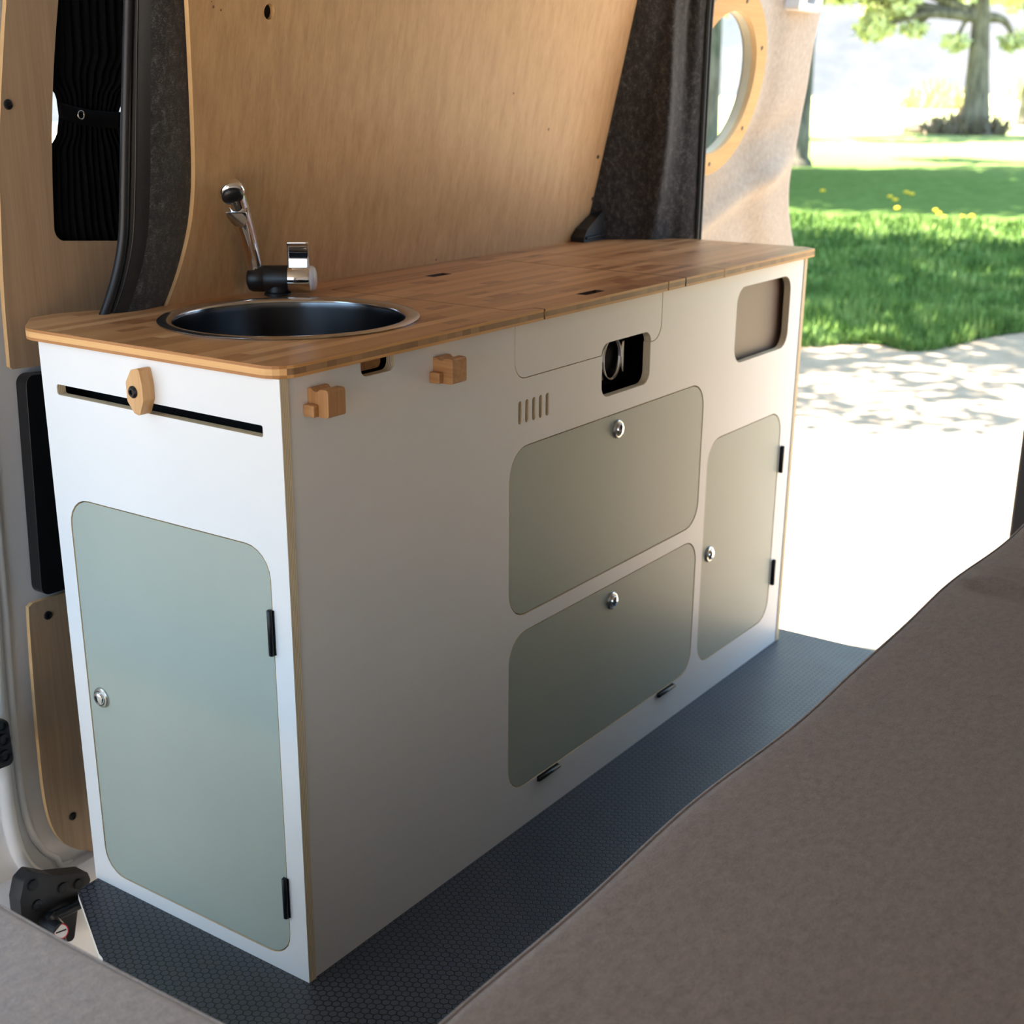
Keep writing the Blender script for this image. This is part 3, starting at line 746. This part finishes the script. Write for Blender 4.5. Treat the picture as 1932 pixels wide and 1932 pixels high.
# ================================================================== CUSHIONS
def cushion(name, x0, x1, y0, y1, z0, z1, mat, wob, label, seam_side):
    """rounded slab with gentle waves; rows run around the section"""
    rows = []; n = 150; r = .022
    for i in range(n + 1):
        t = i / n; x = x0 + (x1 - x0) * t
        w = wob(x); yy = y1 + w[0]; zz = z1 + w[1]
        sec = [(y0, z0), (yy - .004, z0), (yy, z0 + .01), (yy + .004, (z0 + zz) / 2)]
        for a in (0, 18, 36, 54, 72, 90):
            sec.append((yy - r + r * math.cos(math.radians(a)), zz - r + r * math.sin(math.radians(a))))
        for k in range(1, 24):
            s = k / 24; yq = yy - r + (y0 - yy + r) * s
            sec.append((yq, zz + wob(x, yq)[1] - w[1] + .004 * math.sin(math.pi * s)))
        sec.append((y0, zz))
        ex = min(1, min(t, 1 - t) * n / 4) if n else 1
        e = (1 - (1 - ex) ** 2) ** .5
        zm = (z0 + z1) / 2
        rows.append([Vector((x, y, zm + (z - zm) * (.55 + .45 * e))) for y, z in sec])
    V = [p for r_ in rows for p in r_]; m = len(rows[0]); F = []
    for i in range(n):
        for k in range(m - 1): F.append((i * m + k, (i + 1) * m + k, (i + 1) * m + k + 1, i * m + k + 1))
    F.append(tuple(range(m))); F.append(tuple(n * m + k for k in range(m - 1, -1, -1)))
    o = mesh_obj(name, V, F, mat, None, smooth=180)
    return o, rows
def wobR(x, y=None):
    d = .0045 * math.sin(x * 6.1 + 1.9) + .0025 * math.sin(x * 13 + .5)
    z = .0018 * math.sin(x * 9)
    if y is not None:
        f = math.exp(-((x - 1.07 - .30 * (y + .6)) / .022) ** 2) * .012 - math.exp(-((x - 1.02 - .30 * (y + .6)) / .02) ** 2) * .009 + math.exp(-((x - 1.16 - .3 * (y + .6)) / .025) ** 2) * .008
        z += f * math.exp(-((y + .64) / .075) ** 2)
    return d, z
cr, rw = cushion('bench_cushion', -.50, 1.66, -1.235, -.5615, .36, .45, M_CUSH, wobR, '', 1)
tag(cr, 'long taupe fabric bench cushion running down the right side', 'cushion')
sm2 = [r_[7] + Vector((0, .0010, .0010)) for r_ in rw[3:-3]]
tube('seam_piping', sm2, .0017, M_CUSHL, cr, 8)
def wobL(x, y=None): return .003 * math.sin(x * 7), .001 * math.sin(x * 11)
cl, rl = cushion('seat_cushion', -.50, .62, -.62, 0, .36, .45, M_CUSHL, wobL, '', 1)
# turn it to lie along y: local (x, y) -> world (-.526 + y, ...)
for v in cl.data.vertices: v.co = Vector((-.5170 + v.co.y, v.co.x - .03 * 0, v.co.z))
cl.data.flip_normals()
tag(cl, 'greyish taupe seat cushion at the lower left corner', 'cushion')
sm3 = [Vector((-.5170 + r_[7].y + .001, r_[7].x, r_[7].z + .001)) for r_ in rl[3:-3]]
tube('seam_piping', sm3, .0015, M_CUSHL, cl, 8)
bb = box('bench_box', (-.48, -1.235, .0005), (1.62, -.62, .359), M_GREYP, None, .003); tag(bb, 'low bench box under the long taupe cushion', 'bench')
b2 = box('seat_box', (-1.00, -.49, .0005), (-.575, .09, .359), M_GREYP, None, .003); tag(b2, 'seat box under the small taupe cushion', 'bench')

# ================================================================== PORTHOLE DOOR
DLN = math.tan(math.radians(10.2)); P2 = Vector((2.0, .457, .88))
RN = (0, 1, DLN); 
def rpt(u, v, w): return (u, P2.y - DLN * (v - P2.z) + w, v)
rd = empty('door_2', (1.76, .46, .1), 'beige felt rear door with a round porthole window', kind='structure')
P2 = at(1313, 450, (1, 0, 0), (2.0, 0, 0))
RP = (P2.x, P2.y, P2.z)
# fit of the ring: centre and radii in the door plane
cth = math.cos(math.radians(10.2))
rc = (P2.x - .0295, P2.z + .3815 * cth)
RO, RI, RS = .2205, .1675, .194
edge_px = [(1560, -60), (1545, 0), (1527, 80), (1515, 160), (1503, 230), (1490, 290), (1482, 340), (1481, 390), (1487, 440), (1492, 470)]
ep = [at(x, y, RN, (RP[0], RP[1] + .028, RP[2])) for x, y in edge_px]
ep = smooth_line([(2.76, 1.68)] + [(p.x, p.z) for p in ep] + [(ep[-1].x + .03, .70), (ep[-1].x + .05, .1)], 4)
dcx, dcz = rc
def rdz(u, v):
    """pressed hollow of the inner skin: proud around the window, falling back below and to the right"""
    r = math.hypot(u - dcx, (v - dcz) / cth)
    fade = max(0, min(1, (right_x(v) - .01 - u) / .16))
    h = .016 * (1 / (1 + math.exp((r - .265) / .016)))
    h += .030 / (1 + math.exp(-(u - right_x(v) + .24 + 0 * (2.36 - .14 * math.sin((v - .8) * 4))) / .022))
    h += fade * .030 * math.exp(-(((v - .93) - .35 * (u - 2.1)) / .035) ** 2) * (1 if u < 2.5 else max(0, 1 - (u - 2.5) / .08))
    h -= fade * .022 * math.exp(-(((v - 1.06) - .30 * (u - 2.1)) / .05) ** 2)
    return h
rows = []
zs = [.1 + i * .1 for i in range(6)] + [.65 + i * (1.68 - .65) / 60 for i in range(61)]
def right_x(z):
    best = ep[0].x
    for a, b in zip(ep, ep[1:]):
        if (a.y - z) * (b.y - z) <= 0 and abs(a.y - b.y) > 1e-9: return a.x + (b.x - a.x) * (a.y - z) / (a.y - b.y)
    return ep[-1].x if z < .5 else ep[0].x
NU = 64
for z in zs:
    x1 = right_x(z); row = []
    for k in range(NU + 1):
        t = k / NU; u = 1.745 + (x1 - 1.745) * t
        e = max(0, t - .955) / .045
        w = .030 - rdz(u, z) + .045 * e * e
        row.append(Vector(rpt(u, z, w)))
    rows.append(row)
bmv = [p for r_ in rows for p in r_]; m = NU + 1; F = []
for i in range(len(rows) - 1):
    for k in range(NU):
        c = (bmv[i * m + k] + bmv[(i + 1) * m + k + 1]) / 2
        if math.hypot(c.x - dcx, (c.z - dcz) / cth) < .182: continue
        F.append((i * m + k, i * m + k + 1, (i + 1) * m + k + 1, (i + 1) * m + k))
mesh_obj('felt_skin', bmv, F, M_FELTB, rd, smooth=180)
# outer white shell of that door
so = [Vector((1.745, .1)), Vector((right_x(.15) - .02, .1))] + [Vector((right_x(z) - .02, z)) for z in (.4, .7, .8, .9, 1.0, 1.1, 1.2, 1.35, 1.5, 1.66)] + [Vector((1.745, 1.66))]
plate('outer_shell', so, [circ(dcx + .06, dcz, .285, 48)], .06, .072, rpt, [M_VANW], rd)
def ringpt(u, v, w):
    return (dcx + u, P2.y - DLN * (dcz + v * cth - P2.z) + w, dcz + v * cth)
rg = plate('porthole_ring', circ(0, 0, RO, 72), [circ(0, 0, RI, 72)], 0, .014, ringpt, [M_RING, M_OAKE, M_RING], rd, smooth=40)
wn = Vector((0, -1, -DLN)).normalized()
for a in (-85, -34, 26.5, 79, 140, 200):
    a = math.radians(a); p = Vector(ringpt(RS * math.cos(a), RS * math.sin(a), 0))
    lathe('ring_screw', [(.0055, 0), (.005, .0015), (0, .002)], p, wn, M_BLACKP, rg, 14)
plate('inner_reveal', circ(0, 0, RI + .008, 60), [circ(0, 0, RI + .001, 60)], .014, .040, ringpt, [plain('cream_reveal', (.78, .72, .55, 1), .5)], rd, smooth=40)
plate('window_pane', circ(0, 0, RI + .006, 60), [], .036, .040, ringpt, [M_GLASS], rd)
# strap bracket at the top of the door
hp_ = at(1508, 8, RN, RP)
bkt = plate('door_check', rounded([(hp_.x - .055, hp_.z - .016, .012), (hp_.x + .085, hp_.z - .018, .012), (hp_.x + .095, hp_.z + .08, .01), (hp_.x - .062, hp_.z + .08, .01)], 4),
            [rounded([(hp_.x - .010, hp_.z + .002, .006), (hp_.x + .040, hp_.z + .000, .006), (hp_.x + .045, hp_.z + .06, .006), (hp_.x - .012, hp_.z + .06, .006)], 3)], -.025, .02, rpt, [M_WHITEP], rd, bevel=.004)
p = at(1525, 43, RN, RP); lathe('trim_screw', [(.006, -.012), (.006, -.008), (0, -.006)], p, wn, M_BLACKP, rd, 14)
p = at(1498, 461, RN, RP); lathe('rubber_stop', [(.0, .02), (.012, .015), (.014, -.01), (.012, -.03)], p + Vector((-.035, .03, .0)), wn, M_BLACKP, rd, 16)

# ================================================================== OUTDOORS
GZ = -.50
gm = N('gravel')
f1 = gm.noise(gm.co(), 9, 6, .7); f2 = gm.noise(gm.co(), 90, 4, .7); f3 = gm.noise(gm.co(), 1.1, 4)
gf = gm.math('ADD', gm.math('MULTIPLY', f2, .5), gm.math('MULTIPLY', f1, .5))
gc = gm.ramp(gf, [(.3, S(126, 113, 98)), (.5, S(160, 144, 125)), (.7, S(182, 170, 156))])
gc = gm.mix(gm.math('MULTIPLY', f3, .25), gc, S(150, 124, 94))
gm.set(color=gc, rough=.95, spec=.1); gm.bump(f2, .6, .01)
M_GRAV = gm.m
lm = N('lawn')
f1 = lm.noise(lm.co((1, 1.5, 1)), 3, 6, .7); f2 = lm.noise(lm.co(), 40, 4, .7)
lf = lm.math('ADD', lm.math('MULTIPLY', f1, .5), lm.math('MULTIPLY', f2, .5))
lm.set(color=lm.ramp(lf, [(.3, S(62, 86, 38)), (.5, S(84, 110, 50)), (.68, S(114, 138, 74))]), rough=.95, spec=.1); lm.bump(f2, .8, .03)
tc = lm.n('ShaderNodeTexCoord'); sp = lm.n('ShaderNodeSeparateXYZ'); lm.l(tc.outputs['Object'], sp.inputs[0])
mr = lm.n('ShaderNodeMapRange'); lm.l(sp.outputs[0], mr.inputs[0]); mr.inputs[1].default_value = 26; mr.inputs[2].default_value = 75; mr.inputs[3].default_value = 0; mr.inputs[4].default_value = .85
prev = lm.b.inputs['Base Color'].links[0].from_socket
lm.set(color=lm.mix(mr.outputs[0], prev, S(176, 184, 132)))  # paler with distance: overexposed sunlight painted into the lawn colour
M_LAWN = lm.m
M_BLADE = N('grass_blade')
bf = M_BLADE.noise(M_BLADE.co(), 2.5, 3)
M_BLADE = M_BLADE.set(color=M_BLADE.ramp(bf, [(.35, S(66, 94, 40)), (.55, S(96, 126, 60)), (.7, S(144, 162, 94))]), rough=.6, spec=.2)
M_BARK = N('bark'); bf = M_BARK.noise(M_BARK.co((7, 7, 1.2)), 1.0, 5, .7)
M_BARK.bump(bf, .8, .05); M_BARK = M_BARK.set(color=M_BARK.ramp(bf, [(.35, S(74, 70, 62)), (.65, S(128, 122, 112))]), rough=.95, spec=.1)
M_LEAF = N('leaf'); bf = M_LEAF.noise(M_LEAF.co(), 1.2, 3)
M_LEAF = M_LEAF.set(color=M_LEAF.ramp(bf, [(.35, S(160, 168, 118)), (.6, S(206, 210, 164))]), rough=.6, spec=.2)
M_DRY = plain('dry_brush', S(112, 100, 84), .95, var=.3, scale=5)
M_ROCK = plain('rock', S(120, 112, 104), .95, var=.25, scale=3)
M_SCREE = N('hill_scree'); bf = M_SCREE.noise(M_SCREE.co(), .22, 6, .75)
M_SCREE = M_SCREE.set(color=M_SCREE.ramp(bf, [(.32, (.052, .060, .070, 1)), (.5, (.066, .071, .082, 1)), (.66, (.085, .088, .096, 1))]), rough=1, spec=0)
M_FLOWER = plain('dandelion_yellow', S(240, 200, 20), .7)

o = mesh_obj('ground', [(-30, -40, GZ), (90, -40, GZ), (90, 60, GZ), (-30, 60, GZ)], [(0, 1, 2, 3)], M_GRAV); tag(o, 'pale sunlit gravel ground outside the van', kind='structure')
# lawn: everything beyond a wavy line, gently rolling
edge_px = [(1380, 632), (1450, 640), (1520, 648), (1600, 648), (1700, 655), (1780, 655), (1850, 640), (1900, 632), (1932, 628), (2050, 612)]
le = [atz(x, y, GZ) for x, y in edge_px]
a0 = le[0]; far_dir = Vector((.82, .57, 0))
le = [Vector((le[0].x - 1.5, 16, GZ)), Vector((le[0].x - .6, 7, GZ))] + le + [Vector((13, -3, GZ)), Vector((16, -14, GZ))]
le = smooth_line(le, 5)
rows = []
for i, p in enumerate(le):
    row = []
    for k in range(28):
        t = k / 27; dist = 170 * t ** 2.2
        dx = Vector((1, .02 + .35 * (i / len(le) * -1 + .5) * 2, 0)).normalized()
        q = p + dx * dist
        h = .02 + .05 * min(1, dist / 1.0) + .06 * math.sin(q.x * .35 + q.y * .5) * min(1, dist / 6) + max(0, dist - 70) * .045
        row.append(Vector((q.x, q.y, GZ + h)))
    rows.append(row)
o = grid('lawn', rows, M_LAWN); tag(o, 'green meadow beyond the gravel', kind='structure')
me = o.data; o.data.flip_normals()
def lawn_z(x, y, d): return GZ + .02 + .05 * min(1, d) + .06 * math.sin(x * .35 + y * .5) * min(1, d / 6)
# hillside
rows = []
for i in range(40):
    a = math.radians(-25 + i * 2.3); row = []
    for k in range(14):
        t = k / 13; R_ = 105 + 120 * t
        row.append(Vector((R_ * math.cos(a), R_ * math.sin(a), -1.0 + 78 * t ** 1.1 + 4 * math.sin(i * .9 + k) * t)))
    rows.append(row)
o = grid('hill', rows, M_SCREE); o.data.flip_normals(); tag(o, 'pale scree hillside behind the trees', kind='structure')

# grass blades, near strip
rnd = random.Random(3); V = []; F = []
def edge_x(y):
    for a, b in zip(le, le[1:]):
        if a.y >= y >= b.y: return a.x + (b.x - a.x) * (a.y - y) / (a.y - b.y + 1e-9)
    return le[-1].x
cnt = 0
while cnt < 70000:
    y = rnd.uniform(-1.2, 9.0); d = rnd.random() ** 1.7 * 9.0
    x = edge_x(y) + d - .08 + .12 * math.sin(y * 9)
    az = math.atan2(y - CAM.y, x - CAM.x)
    if not math.radians(2) < az < math.radians(35): continue
    cnt += 1
    clump = .5 + .5 * math.sin(x * 3.1 + 2 * math.sin(y * 2.7)) * math.cos(y * 3.7 + math.sin(x * 1.9))
    h = rnd.uniform(.05, .13) * (.6 + .9 * clump); w = rnd.uniform(.004, .008) * (1 + d * .12)
    a = rnd.uniform(0, math.pi * 2); ln = rnd.uniform(0, .06)
    z = lawn_z(x, y, max(0, d)) - .01 if d > .05 else GZ
    b = Vector((x, y, z)); s = Vector((math.cos(a), math.sin(a), 0)) * w; tpo = Vector((math.cos(a + 1.6) * ln, math.sin(a + 1.6) * ln, h))
    i = len(V); V += [b - s, b + s, b + s * .7 + tpo * .55, b - s * .7 + tpo * .55, b + tpo]
    F += [(i, i + 1, i + 2, i + 3), (i + 3, i + 2, i + 4)]
o = mesh_obj('grass', V, F, M_BLADE); tag(o, 'tall green grass at the edge of the gravel', 'grass', kind='stuff')

def trunk_mesh(V, F, pts, rad, n=12):
    base = len(V); P = [Vector(p) for p in pts]
    for i, p in enumerate(P):
        d = (P[min(i + 1, len(P) - 1)] - P[max(i - 1, 0)]).normalized(); u, v = basis(d)
        for k in range(n):
            a = 2 * math.pi * k / n; V.append(p + (u * math.cos(a) + v * math.sin(a)) * rad[i])
    for i in range(len(P) - 1):
        for k in range(n):
            j = (k + 1) % n; F.append((base + i * n + k, base + i * n + j, base + (i + 1) * n + j, base + (i + 1) * n + k))
def tree(base, h, r, label, crown, leaf=.35, group=None, branches=5, seed=1, fork=None, lean=(0, 0)):
    """crown: list of (dx, dy, dz, radius, n leaves) clumps relative to the base"""
    rn = random.Random(seed); b = Vector(base)
    t = empty('tree', b, label, 'tree', group)
    V, F = [], []; fk = fork or h * .5
    trunk_mesh(V, F, smooth_line([b + Vector((0, 0, -.2)), b + Vector((0, 0, .15)), b + Vector((0, 0, .5)), b + Vector((lean[0] * fk * .5, lean[1] * fk * .5, fk * .5)), b + Vector((lean[0] * fk, lean[1] * fk, fk)), b + Vector((lean[0] * h, lean[1] * h, h * .85))], 3),
               [r * 1.7 - 0 * i if i < 2 else r * (1.7 - .6 * min(1, (i - 1) / 4)) * (1 - .62 * max(0, (i - 6)) / 9) for i in range(16)])
    top = b + Vector((lean[0] * fk, lean[1] * fk, fk))
    mesh_obj('trunk', V, F, M_BARK, t, smooth=180)
    for k in range(branches):
        c = crown[k % len(crown)]; e = b + Vector(c[:3]) ; V, F = [], []
        s = top.lerp(b + Vector((lean[0] * h, lean[1] * h, h * .85)), (k % 3) * .2); mid = s.lerp(e, .5) + Vector((rn.uniform(-.3, .3), rn.uniform(-.3, .3), .3))
        trunk_mesh(V, F, smooth_line([s, mid, e], 4), [r * .45 * (1 - .09 * i) for i in range(9)], 8)
        mesh_obj('branch', V, F, M_BARK, t, smooth=180)
    V, F = [], []
    for cx, cy, cz, cr_, n in crown:
        for _ in range(n):
            while True:
                q = Vector((rn.uniform(-1, 1), rn.uniform(-1, 1), rn.uniform(-1, 1)))
                if q.length < 1: break
            q = b + Vector((cx, cy, cz)) + Vector((q.x, q.y, q.z * .6)) * cr_
            u = Vector((rn.gauss(0, 1), rn.gauss(0, 1), rn.gauss(0, 1))).normalized(); w_ = u.cross(Vector((rn.gauss(0, 1), rn.gauss(0, 1), rn.gauss(0, 1)))).normalized()
            s = leaf * rn.uniform(.5, 1.0); i = len(V)
            V += [q - u * s, q - w_ * s * .45, q + u * s, q + w_ * s * .45]; F.append((i, i + 1, i + 2, i + 3))
    o = mesh_obj('foliage', V, F, M_LEAF, t); return t
def clumps(c, R_, n, nl, r, seed):
    rn = random.Random(seed)
    return [(c[0] + rn.uniform(-R_[0], R_[0]), c[1] + rn.uniform(-R_[1], R_[1]), c[2] + rn.uniform(-R_[2], R_[2]), r * rn.uniform(.7, 1.2), nl) for _ in range(n)]
# visible trunks
bL = atz(1497, 312, GZ + .05)
tree((bL.x + .04, bL.y - .07, GZ), 10, .24, 'dark tree trunk seen just right of the porthole door edge', clumps((0, 0, 8.5), (4, 4, 1.5), 14, 260, 1.7, 4), .32, seed=2, fork=5.5)
bR = atz(1838, 258, GZ + .05)
cr_list = [(-5.6, 7.4, 5.0, 1.2, 150), (-4.9, 6.4, 5.6, 1.2, 150), (-1.9, 2.7, 4.7, .8, 110), (-2.5, 3.4, 3.9, .75, 110), (-1.6, 2.2, 3.9, .5, 50), (-.7, .9, 3.4, .5, 50), (.7, -.9, 3.5, .6, 60), (-4.2, 5.6, 5.2, 1.3, 170), (-3.4, 4.6, 5.6, 1.3, 170), (-2.4, 3.3, 5.4, 1.2, 170), (-1.4, 2.0, 5.6, 1.2, 170), (-.5, .8, 5.5, 1.1, 150), (1.4, -1.9, 5.3, 1.2, 170), (2.4, -3.2, 4.8, 1.1, 150), (-9.0, 6.6, 5.2, 1.7, 260), (-7.5, 4.2, 6.6, 2.0, 380), (-5, 3.0, 7.6, 2.2, 420), (-3.0, 4.4, 5.6, 1.5, 220), (-2, 1.2, 7.4, 1.7, 300), (1.5, -1.2, 6.2, 1.2, 160), (-1, 3.6, 4.6, 1.0, 120), (.5, 1.9, 5.9, 1.1, 140),
           (0, 0, 9.5, 3.5, 900), (-4, 4, 10.0, 3, 700), (3, -3, 9.0, 2.6, 500)]
tree((bR.x, bR.y, GZ), 11, .50, 'large pale-barked tree standing in the meadow at upper right', [(a_, b_, c_, d_, int(n_ * 1.7)) for a_, b_, c_, d_, n_ in cr_list], .30, seed=5, fork=4.3, branches=11, lean=(-.035, .05))
bF = atz(1936, 238, GZ + .05)
tree((bF.x, bF.y, GZ), 10, .45, 'tree trunk at the very right edge of the view', clumps((0, 0, 8.0), (3.5, 3.5, 2), 10, 240, 1.8, 9), .42, seed=6, fork=5)
# trees outside the view, sunward, whose shade falls in bands on the meadow and gravel
sx_, sy_ = SUNDIR.x / SUNDIR.z, SUNDIR.y / SUNDIR.z
def shade_tree(gx, gy, h, Rx, Ry, n, nl, r, leaf, label, seed, trunk_r=.22):
    b = Vector((gx + h * sx_, gy + h * sy_, GZ))
    tree(b, h + 1, trunk_r, label, clumps((0, 0, h), (Rx, Ry, .7), n, nl, r, seed), leaf, seed=seed, fork=h * .6, group='trees beside the meadow')
SHL = 'broad tree beside the meadow whose crown shades the grass'
shade_tree(10.6, 3.6, 6.5, 1.4, 2.2, 22, 260, 1.0, .22, 'broad tree whose crown shades the near grass edge beside the gravel', 21)
shade_tree(12.6, 4.4, 7.0, 1.3, 2.6, 20, 240, 1.0, .22, 'second tree shading the tall grass, just beyond the first one', 22)
shade_tree(22.0, 7.0, 8.0, 2.6, 2.6, 26, 300, 1.5, .32, 'tree whose crown shades the left of the wide meadow band', 23)
shade_tree(26.5, 9.6, 8.0, 3.4, 3.2, 26, 300, 1.7, .34, 'farthest of the trees shading the wide meadow band', 24)
shade_tree(24.5, 6.6, 8.0, 2.6, 2.2, 22, 300, 1.5, .32, 'middle tree shading the wide meadow band', 25)
shade_tree(7.4, 2.3, 5.5, 1.1, 1.7, 24, 130, .7, .13, 'thin young tree whose sparse crown dapples the gravel', 26, .15)
shade_tree(-.5, 8.0, 10.0, 3.2, 2.4, 26, 340, 1.8, .36, 'unseen tree added beyond the van to shade the gravel by its side', 29)  # unseen tree, added to cut the warm bounce off sunlit ground
shade_tree(-.7, .1, 8.5, 1.4, 1.4, 18, 300, 1.1, .24, 'unseen tree added beside the van to keep the sun off it', 27)  # unseen crown, added to keep direct sun out of the van
shade_tree(-4.5, 3.6, 9.5, 2.8, 2.4, 26, 340, 1.7, .34, 'unseen tree added beside the van to shade the gravel by its side door', 28)  # also added out of view, to shade the ground left of the van

# rocks and brush heap left of the large tree
def rock(x, y, s, seed):
    rn = random.Random(seed); bm = bmesh.new(); bmesh.ops.create_icosphere(bm, subdivisions=2, radius=s)
    for v in bm.verts: v.co *= rn.uniform(.75, 1.15); v.co.z *= .7
    me = bpy.data.meshes.new('rock'); bm.to_mesh(me); bm.free(); me.materials.append(M_ROCK)
    o = bpy.data.objects.new('rock', me); COL.objects.link(o); o.location = (x, y, GZ + s * .5); return tag(o, ['largest grey rock in the heap beside the large meadow tree', 'grey rock nearest the trunk side of the heap by the large tree', 'grey rock at the left end of the heap by the large tree', 'small grey rock at the right end of the heap by the large tree'][seed], 'rock', 'rocks beside the large tree')
pb = atz(1765, 258, GZ)
for i, (dx, dy, s) in enumerate([(0, 0, .55), (-1.2, -1.0, .4), (.4, 1.1, .45), (-.6, -2.0, .35)]): rock(pb.x + dx, pb.y + dy, s, i)
def brush(x, y, h, w, label, mat, n=500, seed=1):
    rn = random.Random(seed); V, F = [], []
    for _ in range(n):
        a = rn.uniform(0, 6.28); r_ = rn.random() ** .5 * w; b = Vector((x + r_ * math.cos(a), y + r_ * math.sin(a), GZ)); e = b + Vector((rn.gauss(0, .3), rn.gauss(0, .3), rn.uniform(.3, 1) * h * (1 - r_ / w * .5)))
        s = Vector((rn.gauss(0, 1), rn.gauss(0, 1), 0)).normalized() * .06; i = len(V); V += [b - s, b + s, e + s * .6, e - s * .6]; F.append((i, i + 1, i + 2, i + 3))
    return tag(mesh_obj('bush', V, F, mat), label, 'bush')
brush(pb.x - .4, pb.y - 1.2, 1.5, 1.5, 'dark twiggy bush behind the rocks left of the large tree', M_DRY, 420, 3)
pg = atz(1795, 225, GZ); brush(pg.x, pg.y + 1, 3.0, 2.4, 'pale dry bush far behind the rock heap', plain('pale_brush', S(170, 160, 120), .95, var=.2), 700, 5)
pg = atz(1905, 222, GZ); brush(pg.x + 2, pg.y - 2.5, 5.5, 3.2, 'yellow-green bush between the two trees at the right', M_LEAF, 1200, 6)

# dandelions
fl_px = [(1783, 298), (1710, 363), (1679, 371), (1689, 377), (1693, 393), (1552, 360), (1765, 397), (1782, 410), (1816, 409), (1834, 408), (1772, 403), (1720, 366)]
fl_lab = ['farthest yellow dandelion, on the sunlit strip beyond the broad shade', 'yellow dandelion in the shade, topmost of the small cluster', 'yellow dandelion in the shade, leftmost of the small cluster', 'yellow dandelion in the shade, lowest of the small cluster',
          'yellow dandelion below the shaded cluster, near the edge of the shade', 'lone yellow dandelion in the shade nearest the porthole door', 'yellow dandelion at the shade edge, leftmost of the row of five', 'yellow dandelion at the shade edge, middle of the row of five',
          'yellow dandelion at the shade edge, fourth in the row of five', 'yellow dandelion at the shade edge, rightmost of the row of five', 'yellow dandelion at the shade edge, second in the row of five', 'yellow dandelion in the shade, rightmost of the small cluster']
proto = None
for i, (x, y) in enumerate(fl_px):
    p = atz(x, y, GZ + .16)
    if proto is None:
        V, F = [], []; trunk_mesh(V, F, [(0, 0, -.14), (0, 0, 0)], [.006, .006], 6)
        f0 = lathe('dandelion', [(0, -.02), (.035, -.012), (.05, .004), (.03, .02), (0, .024)], (0, 0, 0), (0, 0, 1), M_FLOWER, None, 12, 180)
        mesh_obj('stem', V, F, M_BLADE, f0); proto = f0; o = f0
    else:
        o = proto.copy(); COL.objects.link(o)
        for ch in proto.children: c = ch.copy(); COL.objects.link(c); c.parent = o
    o.location = p; s = .7 * p.length / 16; o.scale = (s, s, 1)
    tag(o, fl_lab[i], 'flower', 'dandelions in the meadow')
